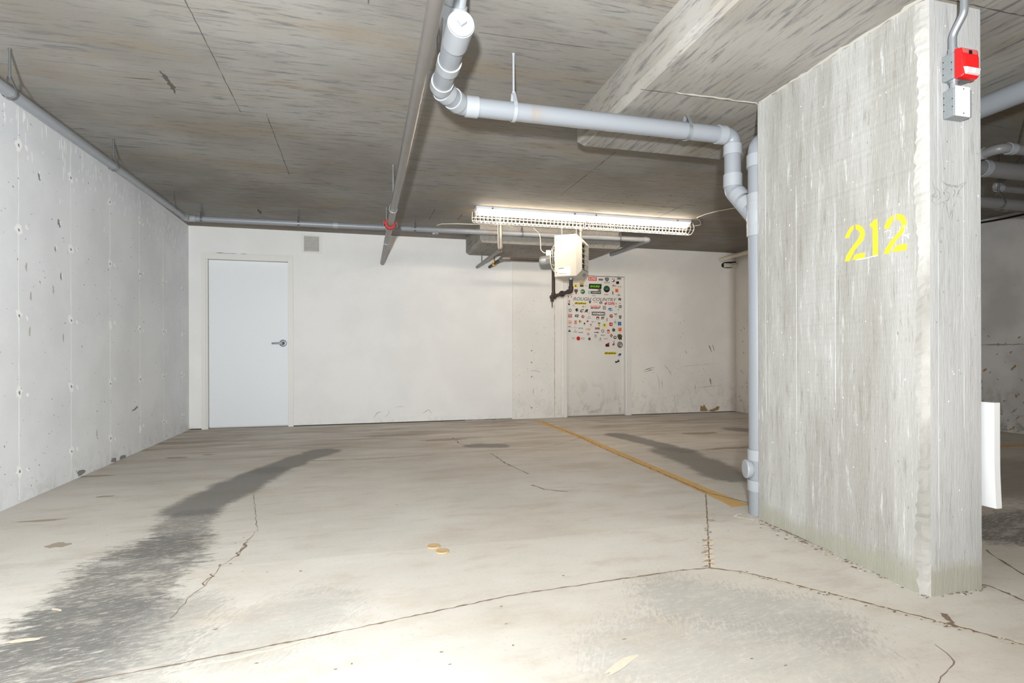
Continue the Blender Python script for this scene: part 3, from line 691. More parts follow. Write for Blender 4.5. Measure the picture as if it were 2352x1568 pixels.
def coupling(parent, p, d, r, L=.055, ex=.005, mat=None, name='coupling'):
    p = V(p); d = V(d).normalized(); k = r+ex
    return MB().lathe(p-d*L/2, d, [(0,r-.001),(0,k),(0,k),(L,k),(L,k),(L,r-.001)], 28).build(name, mat or M['pvcc'], parent)

# wall-hugging grey drain line: along the left wall, across in front of the back wall, then back to it
lz = lambda Y: 2.262+(Y-3.48)*.0225
gx = -1.75; rr = .030
root = thing('drain_pipe', 'thin grey drain pipe along the left wall, turning in front of the back wall', 'pipe', (gx, 3.5, lz(3.5)))
E1 = V((gx, 6.535, 2.332)); E2 = V((3.565, 6.535, 2.372)); E3 = V((3.565, YB, 2.378))
MB().tube(fillet([(gx,-1.0,lz(-1.0)), E1, E2, E3], .05, 8), rr, 24).build('pipe', M['pvc'], root)
for Y in (1.9, 3.48, 4.74, 6.09): hanger(root, gx, Y, lz(Y)+(0 if Y < 6 else .005), rr, CEIL, axis='y')
for px in (463, 686, 953, 1199, 1424):
    p = onY(px, 540, 6.535); zz = 2.332+(p.x-gx)/(3.565-gx)*.04; hanger(root, p.x, 6.535, zz, rr, CEIL, axis='x')
dE = (E2-E1).normalized()
for px in (443, 771): 
    p = onY(px, 540, 6.535); coupling(root, (p.x, 6.535, 2.332+(p.x-gx)/(3.565-gx)*.04), dE, rr, .05, .004)
MB().lathe(E1+V((0,-.10,-.002)), (0,1,0), [(0,rr),(0,rr+.004),(.045,rr+.004),(.045,rr)]).tube(fillet([E1+V((0,-.055,0)), E1, E1+V((.055,0,0))], .05, 8), rr+.004, 24).build('elbow', M['pvcc'], root)
MB().tube(fillet([E2+V((-.07,0,0)), E2, E2+V((0,.06,0))], .045, 8), rr+.0045, 24).build('elbow', M['pvcc'], root)

# long steel sprinkler main running away from the camera to the back wall
sx_, sz_ = .243, 2.122
root = thing('sprinkler_pipe', 'dark steel sprinkler pipe running straight along the ceiling to the back wall', 'pipe', (sx_, 3.5, sz_))
MB().cyl((sx_,-1.0,sz_),(sx_+.03,YB,sz_),.029,seg=28).build('pipe', M['pipeg'], root)
hanger(root, sx_+.018, 4.80, sz_, .029, CEIL, M['steel'], axis='y'); hanger(root, sx_+.022, 6.2, sz_, .029, CEIL, M['steel'], axis='y')
yc = onX(896, 513, sx_+.02).y
cpl = MB().lathe((sx_+.02,yc-.03,sz_), (0,1,0), [(0,.030),(0,.046),(0,.046),(.008,.050),(.052,.050),(.06,.046),(.06,.046),(.06,.030)], 28)
for s_ in (-1, 1): cpl.box(sx_+.02+s_*.045-.016, yc-.022, sz_-.003, sx_+.02+s_*.045+.016, yc+.022, sz_+.016)
q = cpl.build('grooved_coupling', M['redc'], root)
for s_ in (-1, 1):
    MB().cyl((sx_+.02+s_*.060,yc,sz_-.02),(sx_+.02+s_*.060,yc,sz_+.03),.006,seg=8).cyl((sx_+.02+s_*.060,yc,sz_-.016),(sx_+.02+s_*.060,yc,sz_-.004),.012,seg=6).build('bolt', M['zinc'], q)

# grey PVC drain crossing in front of the pillar: cleanout, two bends, straight run, drop and wye into the stack
r4 = .0475; zm = 2.185; ym = 2.87
root = thing('drain_pipe', 'thick grey plastic drain pipe crossing under the ceiling with a capped cleanout', 'pipe', (1.2, ym, zm))
A = V((.382, 2.17, zm)); B = V((.382, 2.70, zm)); Cc = V((.52, ym, zm)); D = V((2.118, ym, zm)); E = V((2.118, ym, 1.86)); St = V((2.160, 2.705, 0))
Cc = onZ(1068, 238, zm); Cc = V((.50, ym, zm)); B = V((.372, ym-.16, zm)); A = V((.378, 2.16, zm))
MB().tube(fillet([A, B, Cc, D, E, V((St.x-.002, St.y+.01, 1.66))], .055, 8), r4, 32).build('pipe', M['pvc'], root)
MB().tube(fillet([(.38,2.50,zm),(.38,2.40,zm+.07),(.38,2.20,zm+.27),(.38,2.16,CEIL)], .04, 6), r4*.93, 28).build('wye_branch', M['pvcc'], root)
coupling(root, (.38,2.327,zm+.143), (0,-.2,.2), r4*.93, .05, .006)
for p, d, L in [((.378,2.245,zm),(0,1,0),.11),((.377,2.475,zm),(0,1,0),.06),((.372,2.665,zm),(0,1,0),.055),((.398,2.742,zm),(1,1.25,0),.05),((.462,2.822,zm),(1,1.25,0),.055),((.555,ym,zm),(1,0,0),.065),
                ((2.035,ym,zm),(1,0,0),.05),((2.118,ym,zm-.085),(0,0,1),.06),((2.118,ym,1.92),(0,0,1),.075),((2.130,2.822,1.815),(.04,-.165,-.2),.06),((2.142,2.772,1.755),(.04,-.165,-.2),.06)]:
    coupling(root, p, d, r4, L, .006)
cap = MB().lathe((.378,2.19,zm), (0,-1,0), [(0,r4),(0,r4+.006),(.025,r4+.006),(.025,r4+.003),(.034,r4+.003),(.036,r4),(.036,0)], 40).build('cleanout_cap', M['pvcc'], root)
MB().obox((.378,2.145,zm), ((.8,0,.6),(0,1,0),(-.6,0,.8)), (.014,.012,.014)).build('square_plug', M['pvcc'], cap, bevel=.003)
p = onZ(1180, 122, CEIL); hanger(root, p.x, ym, zm, r4, CEIL, M['pvcc'])
p2 = onY(1577, 300, ym); hanger(root, p2.x, ym, zm, r4, DROP, M['steel'])
MB().cyl((.345,2.62,zm),(.345,2.62,CEIL),.004,seg=8).build('hanger_rod', M['zinc'], root)
MB().cyl((p2.x,ym,zm+r4+.03),(p2.x,ym,DROP),.005,seg=8).build('hanger_rod', M['zinc'], root)

# vertical stack hugging the far side of the pillar
rs = .0535
root = thing('drain_stack', 'grey plastic drain stack standing against the far side of the pillar', 'pipe', (St.x, St.y, 0))
T1 = V((St.x, St.y, 2.10)); T2_ = V((3.09, St.y, 2.15))
MB().tube(fillet([V((St.x,St.y,-.005)), T1, T2_], .075, 10), rs, 32).build('pipe', M['pvc'], root)
for z_, L in ((1.985,.07),(1.775,.05),(1.60,.075),(.335,.06),(.165,.06)): coupling(root, (St.x,St.y,z_), UP, rs, L, .007)
MB().lathe((St.x,St.y,1.80), (-.04*-1,0,1), [(-.18,rs+.001),(-.1,rs+.006),(-.05,rs+.006),(-.02,rs+.001)]).build('wye', M['pvcc'], root)
cz0 = .255; dd = V((-.83,-.56,0)).normalized(); dd = V((-.95,.30,0)).normalized()
cc = MB().lathe((St.x,St.y,cz0), dd, [(.03,.040),(.050,.044),(.050,.051),(.050,.051),(.070,.053),(.072,.053),(.078,.050),(.080,.040),(.080,0)], 36).build('cleanout_cap', M['pvcc'], root)

# fat pipe right of the pillar and the tangle of pipes in the next bay
root = thing('drain_pipe', 'fat grey pipe just under the drop panel, right of the pillar', 'pipe', (3.09, 1.8, 2.17))
MB().cyl((3.09,.6,2.165),(3.09,2.84,2.165),.052,seg=32).build('pipe', M['pvc'], root)
for y_ in (1.3,2.4): MB().cyl((3.09,y_,2.21),(3.09,y_,DROP),.005,seg=8).build('hanger_rod', M['zinc'], root)
GB = 'pipes under the ceiling of the next bay'
def baypipe(label, pts, r, coups=(), fr=.06, hang=()):
    rt = thing('drain_pipe', label, 'pipe', pts[0], GB)
    MB().tube(fillet(pts, fr, 8) if len(pts) > 2 else pts, r, 24).build('pipe', M['pvcd'], rt)
    for p, d in coups: coupling(rt, p, d, r, .05, .005)
    for p in hang: hanger(rt, p[0], p[1], p[2], r, CEIL, M['zinc'])
    return rt
baypipe('grey pipe that bends sharply, topmost of the pipes right of the pillar', [(3.88,3.6,2.17),(3.88,2.62,2.19),(7.1,2.62,2.22)], .031, [((3.88,2.74,2.19),(0,1,0)),((3.96,2.62,2.19),(1,0,0))], hang=[(4.12,2.62,2.19)])
baypipe('thick dusty grey pipe, second below the bent one in the next bay', [(3.6,2.96,2.195),(7.12,2.96,2.205)], .055, [((4.215,2.96,2.197),(1,0,0))], hang=[(5.2,2.96,2.2)])
baypipe('short grey pipe with a round elbow between two thick pipes in the next bay', [(5.15,3.30,2.47),(4.98,3.42,2.25),(7.1,3.42,2.26)], .027, [((5.04,3.42,2.253),(1,0,0))], .03)
baypipe('thick dark pipe low in the next bay above the thin conduit', [(3.9,3.36,2.10),(7.12,3.36,2.115)], .045, [], hang=[(4.95,3.36,2.105)])
baypipe('thin grey conduit, lowest of the pipes in the next bay', [(4.2,3.62,2.146),(7.12,3.62,2.15)], .014, [((5.4,3.62,2.15),(1,0,0))])
tag(MB().tube([(7.12,Y,2.455+.012*math.sin(Y*5)) for Y in [2.2+.15*i for i in range(24)]], .011, 8).build('power_cable', M['black']), 'black cable clipped along the top of the speckled wall in the next bay', 'cable')

# pipes at the far right corner of the back wall
tag(MB().cyl((5.41,6.3,2.392),(5.41,YB,2.372),.032,seg=20).build('drain_pipe', M['cream']), 'short cream pipe high in the back right corner by the stack', 'pipe')
root = thing('pipe_stub', 'insulated pipe stub in a rough hole high on the back wall at right', 'pipe', onY(1680, 612, YB))
hole = [onY(x, y, YB)+V((0,-.002,0)) for x, y in ((1657,606),(1662,602),(1670,601),(1684,600.5),(1698,600),(1702,597.5),(1704,600),(1703,612),(1700,616),(1686,615),(1670,616),(1662,615),(1657,612))]
MB().poly(hole).build('hole_shade', M['dark'], root)  # flat dark patch painting the shade inside the hole
pa, pb, pcx = onY(1664,609,YB-.02), onY(1684,609,YB-.02), onY(1703,611,YB-.02)
MB().cyl(pa, pb, .034, seg=20).build('insulation', M['cream'], root)
MB().cyl(pb-V((.01,0,0)), pb+V((.05,0,0)), .040, seg=20).build('collar', M['frame'], root)
MB().cyl(pb, pcx, .028, seg=20).build('pipe', M['wr'], root)

# ---- iron pipes feeding the heater
root = thing('iron_pipe', 'beige-dusted pipe dropping from the light fixture and turning to the back wall', 'pipe', (1.552, 6.31, 2.117))
MB().tube(fillet([(1.552,6.31,CEIL),(1.552,6.31,2.117),(1.552,YB,2.117)], .03, 8), .0215, 20).build('pipe', M['pipeg'], root)
MB().tube(fillet([(1.552,6.31,2.165),(1.552,6.31,2.117),(1.552,6.358,2.117)], .03, 8), .027, 20).build('elbow', M['pipeg'], root)
MB().tube([(1.52,6.29,CEIL),(1.52,6.29,2.30),(1.522,6.29,2.14),(1.545,6.33,2.09),(1.58,6.36,2.10),(1.57,6.38,2.145)], .004, 8).build('bonding_wire', M['cream'], root)
hx = 1.727
root = thing('iron_pipe', 'black and brown heater return pipe with a small yellow valve at the back wall', 'pipe', (hx, YB, 2.124))
MB().tube(fillet([(hx,YB,2.124),(hx,6.92,2.124),(2.30,6.92,2.124),(2.298,6.60,2.124),(2.298,6.60,1.62)], .04, 8), .021, 20).build('pipe', M['iron'], root)
MB().tube(fillet([(hx,7.0,2.124),(hx,6.92,2.124),(hx+.10,6.92,2.124)], .035, 8), .027, 20).build('elbow', M['pipeg'], root)
v_ = MB().cyl((hx,7.32,2.124),(hx,7.40,2.124),.028,seg=12).build('valve', M['brass'], root)
MB().box(hx-.01,7.30,2.155,hx+.07,7.36,2.165).cyl((hx,7.34,2.14),(hx,7.34,2.16),.01,seg=10).build('valve_handle', M['brass'], v_)
MB().cyl((hx+.02,7.45,2.13),(hx+.02,7.45,CEIL),.006,seg=8).build('hanger_rod', M['pipeg'], root)
MB().cyl((1.552,7.35,2.13),(1.552,7.35,CEIL),.006,seg=8).build('x', M['pipeg'])
o = bpy.data.objects['x']; o.name = 'hanger_rod'; o.parent = [q for q in bpy.data.objects if q.name.startswith('iron_pipe') and q.type == 'EMPTY'][0]; o.location = o.location-o.parent.location

# ================================================================== THE HEATER
th = math.radians(35); a_ = V((math.cos(th), -math.sin(th), 0)); n_ = V((-math.sin(th), -math.cos(th), 0)); k_ = -n_
Cn = V((2.385, 6.045, 0)); L = .262; W = .42; hz0, hz1 = 1.805, 2.287; zc_h = (hz0+hz1)/2
def hp_(al_, wd_, z_): return Cn + a_*al_ + k_*wd_ + UP*z_
ht = thing('unit_heater', 'beige hydronic unit heater hanging under the ceiling light, louvres facing right', 'heater', hp_(-L/2, W/2, hz0))
MB().add([hp_(-L,0,hz0),hp_(0,0,hz0),hp_(0,W,hz0),hp_(-L,W,hz0),hp_(-L,0,hz1),hp_(0,0,hz1),hp_(0,W,hz1),hp_(-L,W,hz1)],
         [(0,3,2,1),(4,5,6,7),(0,1,5,4),(2,3,7,6),(3,0,4,7),(1,2,6,5)]).build('casing', M['beige'], ht, bevel=.004)
ins, dep, zi = .035, .055, .068
F1 = [(0,.0,hz0+.004),(0,W,hz0+.004),(0,W,hz1-.004),(0,.0,hz1-.004)]; F2 = [(dep,ins,hz0+zi),(dep,W-ins,hz0+zi),(dep,W-ins,hz1-zi),(dep,ins,hz1-zi)]
F3 = [(dep,ins+.012,hz0+zi+.012),(dep,W-ins-.012,hz0+zi+.012),(dep,W-ins-.012,hz1-zi-.012),(dep,ins+.012,hz1-zi-.012)]
nz_ = MB(); vv = [hp_(*q) for q in F1+F2+F3]; fs = []
for k in range(4):
    j = (k+1) % 4; fs.append((k, j, 4+j, 4+k)); fs.append((4+k, 4+j, 8+j, 8+k))
nz_.add(vv, fs).build('louvre_hood', M['beige'], ht)
MB().add([hp_(.004,ins,hz0+zi),hp_(.004,W-ins,hz0+zi),hp_(.004,W-ins,hz1-zi),hp_(.004,ins,hz1-zi)], [(0,1,2,3)]).build('coil', M['iron'], ht)
for k in range(6):
    z_ = hz0+zi+.03+k*(hz1-hz0-2*zi-.04)/5.2
    MB().obox(hp_(dep-.012, W/2, z_), (k_, (a_*.86-UP*.5), (a_*.5+UP*.86)), (W/2-ins-.012, .027, .0018)).build('louvre_blade', M['beiged'], ht)
q0 = [hp_(.018,W*.42,hz0+.004+.02), hp_(.018,W*.75,hz0+.024), hp_(.045,W*.75,hz0+.056), hp_(.045,W*.42,hz0+.056)]
nn = (q0[1]-q0[0]).cross(q0[3]-q0[0]).normalized(); nn = nn if nn.z < 0 else -nn
MB().prism([p+nn*.0005 for p in q0], nn*.002).build('maker_plate', M['box'], ht)
# sheet label and name plate on the side panel
def side(px, py): return onP(px, py, hp_(0,0,0), n_)+n_*.0012
def plate(name, pts): return MB().prism([side(*p) for p in pts], n_*.0006).build(name, M['label'], ht)
lab = plate('spec_label', [(1279.5,551),(1299.5,550),(1299.5,580),(1279.5,581)])
mk = MB(); random.seed(11)
for r_, (ya_, x0_, x1_) in enumerate([(558.5,1283,1293),(563,1281,1291.5)]):
    x_ = x0_
    while x_ < x1_:
        w_ = random.uniform(.7,1.3); mk.prism([side(x_,ya_)+n_*.001, side(x_+w_,ya_)+n_*.001, side(x_+w_,ya_+1.6)+n_*.001, side(x_,ya_+1.6)+n_*.001], n_*.0003); x_ += w_+.5
mk.build('print', M['inko'], lab)
lab2 = plate('name_label', [(1280.5,613.5),(1310,611.5),(1310,631.5),(1280.5,632.5)])

_tc = {}
def text2d(s_, shear=0.0, bold=0.0):
    key = (s_, shear, bold)
    if key in _tc: return _tc[key]
    cu = bpy.data.curves.new('t', 'FONT'); cu.body = s_; cu.shear = shear; cu.offset = bold; cu.resolution_u = 3
    ob = bpy.data.objects.new('t', cu); C.objects.link(ob); me = bpy.data.meshes.new_from_object(ob)
    vs_ = [(v.co.x, v.co.y) for v in me.vertices]; fs = [tuple(p.vertices) for p in me.polygons]
    bpy.data.objects.remove(ob); bpy.data.curves.remove(cu); bpy.data.meshes.remove(me)
    xs = [p[0] for p in vs_]; ys = [p[1] for p in vs_]; ax, bx_, ay, by = min(xs), max(xs), min(ys), max(ys)
    vs_ = [((x-ax)/(bx_-ax)-.5, (y-ay)/(by-ay)-.5) for x, y in vs_]
    _tc[key] = (vs_, fs); return _tc[key]
def add_text(mb, s_, c, u, v, w_, h_, mat=0, shear=0., bold=0.):
    vs_, fs = text2d(s_, shear, bold); c = V(c); mb.add([c+V(u)*x*w_+V(v)*y*h_ for x, y in vs_], fs, mat)
tx = MB(); add_text(tx, 'NORDIC', side(1289.2,616)+n_*.0012, a_, UP, .072, .017, 0, .3, .045)
for r_, (yy, x0_, x1_) in enumerate([(620.5,1286,1295),(623,1286,1295),(627.5,1283,1300)]):
    x_ = x0_
    while x_ < x1_:
        w_ = random.uniform(.5,1.0); hh = .8 if r_ < 2 else 1.5; mk2 = [side(x_,yy), side(x_+w_,yy), side(x_+w_,yy+hh), side(x_,yy+hh)]
        tx.poly([p+n_*.0012 for p in mk2][::-1], 0 if r_ == 2 else 1); x_ += w_+.4
tx.build('print', [M['ink'], M['scuffl']], lab2)
for z_ in (hz1-.05, hz0+.05): MB().cyl(hp_(-L+.025,0,z_)-n_*-.0, hp_(-L+.025,0,z_)+n_*.004, .005, seg=12).build('screw', M['black'], ht)
MB().cyl(hp_(-L*.2,W/2,hz1-.02), V((hp_(-L*.2,W/2,0).x, hp_(-L*.2,W/2,0).y, CEIL)), .005, seg=8).build('hanger_rod', M['zinc'], ht)
MB().cyl(hp_(-L*.72,.06,hz1-.01), V((hp_(-L*.72,.06,0).x, hp_(-L*.72,.06,0).y, CEIL)), .006, seg=8).build('hanger_rod', M['zinc'], ht)
# fan guard, motor, terminal box
bc = hp_(-L, W/2, zc_h); back = -a_; side_u = k_
fg = MB()
for rad, dpt in ((.205,.002),(.185,.03),(.15,.062),(.11,.082),(.075,.09)):
    fg.tube([bc+back*dpt+(side_u*math.cos(t)+UP*math.sin(t))*rad for t in [2*math.pi*i/36 for i in range(36)]], .0024, 6, closed=True)
for k in range(12):
    t = 2*math.pi*k/12; dr = side_u*math.cos(t)+UP*math.sin(t)
    fg.tube([bc+back*d_+dr*r_ for r_, d_ in ((.205,.0),(.185,.03),(.15,.062),(.11,.082),(.06,.092))], .0026, 6)
fg.build('fan_guard', M['wire'], ht)
fb = MB()
for k in range(4):
    t = 2*math.pi*k/4+.5; dr = side_u*math.cos(t)+UP*math.sin(t); tg = dr.cross(back).normalized()
    P_ = [bc+back*.012+dr*.05-tg*.03, bc+back*.03+dr*.05+tg*.03, bc+back*.04+dr*.17+tg*.07, bc+back*.010+dr*.17-tg*.05]; fb.prism(P_, back*.002)
fb.lathe(bc, back, [(.0,.05),(.05,.05),(.05,0)]).build('fan', M['pipeg'], ht)
mt_ = MB().lathe(bc+back*.085-UP*.022, back, [(0,.03),(0,.064),(.02,.072),(.02,.072),(.12,.072),(.12,.072),(.145,.066),(.155,.05),(.155,0)], 32).build('motor', M['box'], ht)
MB().obox(bc+back*.12+n_*.070-UP*.03, (a_, n_, UP), (.026,.003,.03)).build('motor_plate', M['pipeg'], mt_)
MB().obox(bc+back*.13+UP*.08, (a_, n_, UP), (.028,.025,.032)).build('terminal_box', M['chan'], mt_, bevel=.003)
tb = bc+back*.16+UP*.085
MB().tube(fillet([tb, tb+back*.03+UP*.0, tb+back*.07+UP*.04, tb+back*.075+UP*.18, tb+back*.09+UP*.24, tb+back*.16+UP*.31, tb+back*.16+UP*.32], .04, 6), .006, 10).build('power_cable', M['cream'], ht)
# loop under the heater
bo = hp_(-L*.42, W*.42, hz0); e1 = V((bo.x, bo.y, 1.655)); e2 = V((2.298, 6.60, 1.62))
lp_ = MB().tube(fillet([bo, e1, e2, e2+V((-.03,.02,-.004))], .045, 8), .022, 20).build('supply_loop', M['iron'], ht)
MB().tube(fillet([e1+UP*.055, e1, e1+(e2-e1).normalized()*.055], .04, 8), .029, 20).build('elbow', M['iron'], lp_)
mid = e1.lerp(e2, .5); du = (e2-e1).normalized()
MB().lathe(mid-du*.03, du, [(0,.022),(0,.029),(.02,.033),(.02,.038),(.04,.038),(.04,.033),(.06,.029),(.06,.022)], 12).build('union', M['iron'], lp_)
MB().cyl(e2-du*.035, e2+du*.045, .029, seg=20).cyl(e2-UP*.03, e2+UP*.045, .028, seg=20).cyl(e2+du*.03-UP*.055, e2+du*.03, .022, seg=14).cyl(e2+du*.03-UP*.13, e2+du*.03-UP*.05, .006, seg=8).build('drain_tee', M['iron'], lp_)
MB().lathe(bo, DN, [(0,.03),(.01,.03),(.01,.026),(.02,.026)]).build('collar', M['steel'], lp_)
tp = hp_(-L*.1, W*.72, hz1)
MB().tube([tp-UP*.02, V((tp.x,tp.y,2.395))], .022, 18).tube([V((tp.x,tp.y,2.37)), V((tp.x,tp.y,2.41))], .029, 18).tube([V((tp.x,tp.y,2.40)), V((tp.x,tp.y,CEIL))], .021, 18).build('supply_pipe', M['pipeg'], ht)

# ================================================================== FLUORESCENT FIXTURE
FY = 5.95; fx0, fx1 = onY(1092, 480, FY).x, onY(1581, 510, FY).x; fm = (fx0+fx1)/2
lf = thing('strip_light', 'long white fluorescent strip light with wire guards under the ceiling', 'ceiling light', (fm, FY, CEIL-.16))
hs = MB(); pr = [(-.058,CEIL),(-.062,CEIL-.030),(-.045,CEIL-.046),(.045,CEIL-.046),(.062,CEIL-.030),(.058,CEIL)]
hs.add([(x, FY+y, z) for x in (fx0, fx1) for y, z in pr], [(i, (i+1) % 6, (i+1) % 6+6, i+6) for i in range(6)]+[(5,4,3,2,1,0),(6,7,8,9,10,11)]).build('housing', M['chan'], lf)
for a, b in ((fx0+.03, fm-.03), (fm+.03, fx1-.03)):
    for dy in (-.032, .032):
        z_ = CEIL-.064
        MB().cyl((a,FY+dy,z_),(b,FY+dy,z_),.0145,seg=16).build('lamp_tube', M['tube'], lf)
        for e in (a, b): 
            s_ = 1 if e == a else -1
            MB().box(e-s_*.018, FY+dy-.014, z_-.018, e, FY+dy+.014, CEIL-.044).build('lamp_holder', M['chan'], lf)
for px, py in ((1131,482),(1320,494),(1369,495),(1556,507)):
    p = onY(px, py, FY-.06); MB().box(p.x-.008, FY-.072, CEIL-.03, p.x+.008, FY-.058, CEIL-.012).build('guard_clip', M['zinc'], lf)
prof = [(-.060,CEIL-.036),(-.088,CEIL-.090),(-.082,CEIL-.125),(-.030,CEIL-.162),(.030,CEIL-.162),(.082,CEIL-.125),(.088,CEIL-.090),(.060,CEIL-.036)]
for a, b in ((fx0-.02, fm-.012), (fm+.012, fx1+.02)):
    gm = MB(); n = 29
    for y, z in prof[1:-1]: gm.tube([(a,FY+y,z),(b,FY+y,z)], .0021, 6)
    for i in range(n+1):
        x_ = a+(b-a)*i/n; gm.tube([(x_,FY+y,z) for y, z in prof], .0019 if 0 < i < n else .003, 6)
    gm.build('wire_guard', M['wire'], lf)
cb = [onZ(x, y, CEIL-.008) for x, y in ((1583,514),(1596,519),(1610,516),(1608,506),(1600,500),(1620,492),(1650,484),(1690,477),(1716,474))]
tag(MB().tube(fillet(cb, .06, 5), .0055, 8).build('power_cable', M['cream']), 'thin cream cable looping off the right end of the strip light', 'cable')
cb = [onZ(x, y, CEIL-.006) for x, y in ((1004,517),(1014,514),(1050,513.5),(1090,515),(1150,517),(1190,521))]
tag(MB().tube(cb, .006, 8).build('power_cable', M['cream']), 'straight cream cable on the ceiling left of the strip light', 'cable')
p = onZ(1000, 531, CEIL)
sd_ = thing('ceiling_sensor', 'tiny white box on the ceiling between the red coupling and the strip light', 'sensor', (p.x, p.y, CEIL-.035))
MB().box(p.x-.035, p.y-.05, CEIL-.03, p.x+.035, p.y+.05, CEIL).build('sensor_body', M['chan'], sd_, bevel=.004)
MB().cyl((p.x+.01,p.y,CEIL-.036),(p.x+.01,p.y,CEIL-.028),.012,seg=12).build('sensor_lens', M['zinc'], sd_)

# ================================================================== ON THE FLOOR
ln = MB(); cl = [(1228,966.5,1246,966.5),(1300,992,1330,1000),(1385,1032,1420,1036),(1470,1068,1505,1072),(1560,1106,1600,1112),(1640,1146,1676,1144),(1672,1163,1724,1160)]
cl = [(1226,967,1247,967),(1312,998,1339,1001),(1389,1032,1420,1035),(1490,1076,1524,1079),(1590,1121,1628,1122),(1660,1152,1700,1151),(1684,1166,1726,1160)]
random.seed(5); Lp = []; Rp = []
for (ax_, ay_, bx_, by_), (cx_, cy_, dx_, dy_) in zip(cl[:-1], cl[1:]):
    for i in range(8):
        t = i/8; q = V((random.uniform(-.003,.003), random.uniform(-.003,.003), .0005)); Lp.append(onF(ax_+(cx_-ax_)*t, ay_+(cy_-ay_)*t)+q); Rp.append(onF(bx_+(dx_-bx_)*t, by_+(dy_-by_)*t)+q)
nL = len(Lp)
ln.add(Lp+Rp, [(i, i+nL, i+1+nL, i+1) for i in range(nL-1)])
tag(ln.build('painted_line', M['line']), 'worn yellow parking line running diagonally across the floor', 'parking line')
l2 = MB().add([(4.9,4.0,.0006),(7.1,4.0,.0006),(7.1,4.09,.0006),(4.9,4.09,.0006)], [(0,1,2,3)])
tag(l2.build('painted_line', M['line']), 'faint yellow parking line on the dark floor right of the pillar', 'parking line')
for (px, py), lab_ in (((996,1255.5), 'tan flat disc on the floor, farther of the two'), ((1016,1267), 'tan flat disc on the floor, nearer of the two')):
    p = onF(px, py)
    tag(MB().lathe(p, UP, [(0,0),(0,.030),(.003,.031),(.006,.030),(.006,.030),(.006,.027),(.005,0)], 28).build('floor_disc', M['disc']), lab_, 'disc', 'tan discs on the floor')

# ================================================================== STICKERS ON THE SECOND DOOR
COL = {'k':(24,22,22),'w':(240,238,234),'r':(196,30,28),'R':(150,36,34),'g':(110,190,40),'G':(34,84,56),'e':(92,128,92),'y':(226,206,60),'Y':(176,150,40),'o':(232,120,64),'O':(214,150,110),'b':(40,96,150),'B':(40,52,84),'l':(130,160,196),
       's':(128,124,120),'S':(88,86,84),'t':(120,168,160),'n':(104,78,62),'N':(84,72,46),'p':(222,168,164),'P':(170,132,128),'L':(178,202,96),'c':(206,200,190)}
SM = {}
def scol(k):
    if k not in SM: SM[k] = flat('sticker_ink_'+{'k':'black','w':'white','r':'red','R':'maroon','g':'lime','G':'forest','e':'sage','y':'yellow','Y':'ochre','o':'orange','O':'tan','b':'blue','B':'navy','l':'skyblue','s':'grey','S':'charcoal','t':'teal','n':'brown','N':'olive','p':'pink','P':'mauve','L':'limegreen','c':'cream'}[k], sr(*COL[k]), .4)
    return SM[k]
SHP = {'rect':[(-.5,-.5),(.5,-.5),(.5,.5),(-.5,.5)], 'tri':[(-.5,-.5),(.5,-.5),(0,.5)], 'trid':[(-.5,.5),(0,-.5),(.5,.5)], 'dia':[(0,-.5),(.5,0),(0,.5),(-.5,0)], 'par':[(-.5,-.5),(.47,-.5),(.5,.5),(-.46,.5)],
       'slant':[(-.5,-.5),(.25,-.5),(.5,.5),(-.25,.5)], 'shield':[(-.45,.5),(.45,.5),(.5,.1),(.25,-.35),(0,-.5),(-.25,-.35),(-.5,.1)], 'arrow':[(-.5,0),(.5,.5),(.15,0),(.5,-.5)], 'banana':[(-.5,-.5),(.05,-.28),(.4,.1),(.45,.5),(.25,.1),(-.05,-.15)],
       'wing':[(-.5,.5),(-.2,.1),(0,0),(.2,.1),(.5,.5),(.2,-.35),(0,-.5),(-.2,-.35)], 'figure':[(-.1,.5),(.12,.15),(.05,-.1),(.5,-.35),(.1,-.2),(-.02,-.5),(-.12,-.2),(-.4,-.42),(-.25,-.05),(-.3,.1)],
       'star':[(math.cos(math.pi/2+i*math.pi/5)*(.5 if i % 2 == 0 else .22), math.sin(math.pi/2+i*math.pi/5)*(.5 if i % 2 == 0 else .22)) for i in range(10)],
       'apple':[(0,.18),(.2,.25),(.42,.12),(.32,0),(.32,-.1),(.45,-.22),(.3,-.45),(.12,-.5),(0,-.46),(-.12,-.5),(-.32,-.42),(-.48,-.15),(-.45,.1),(-.2,.25)], 'leaf':[(0,.3),(.05,.42),(.2,.5),(.15,.38)],
       'claw':[(-.2,.5),(-.02,.42),(.15,.5),(.5,.15),(.4,-.1),(.42,-.4),(.2,-.5),(.15,-.25),(.02,-.5),(-.12,-.5),(-.1,-.25),(-.32,-.38),(-.3,-.05),(-.5,.12)],
       'forest':[(-.5,-.05),(-.38,-.5),(.5,-.15),(.25,.5),(.12,.05),(.0,.25),(-.08,-.15),(-.28,.05)], 'flag':[(-.5,-.5),(.5,-.5),(.5,.5),(-.1,.2),(-.5,.12)],
       'van':[(-.5,-.3),(-.42,.2),(-.25,.5),(.3,.45),(.5,.1),(.5,-.35),(.3,-.5),(.1,-.3),(-.05,-.5),(-.2,-.25)], 'mask':[(-.5,.5),(.5,.5),(.5,0),(.25,-.1),(.2,-.5),(.05,-.35),(-.1,-.5),(-.2,-.1),(-.5,0)]}
for nm, k in (('oval', 22), ('hex', 6)): SHP[nm] = [(.5*math.cos(2*math.pi*i/k), .5*math.sin(2*math.pi*i/k)) for i in range(k)]
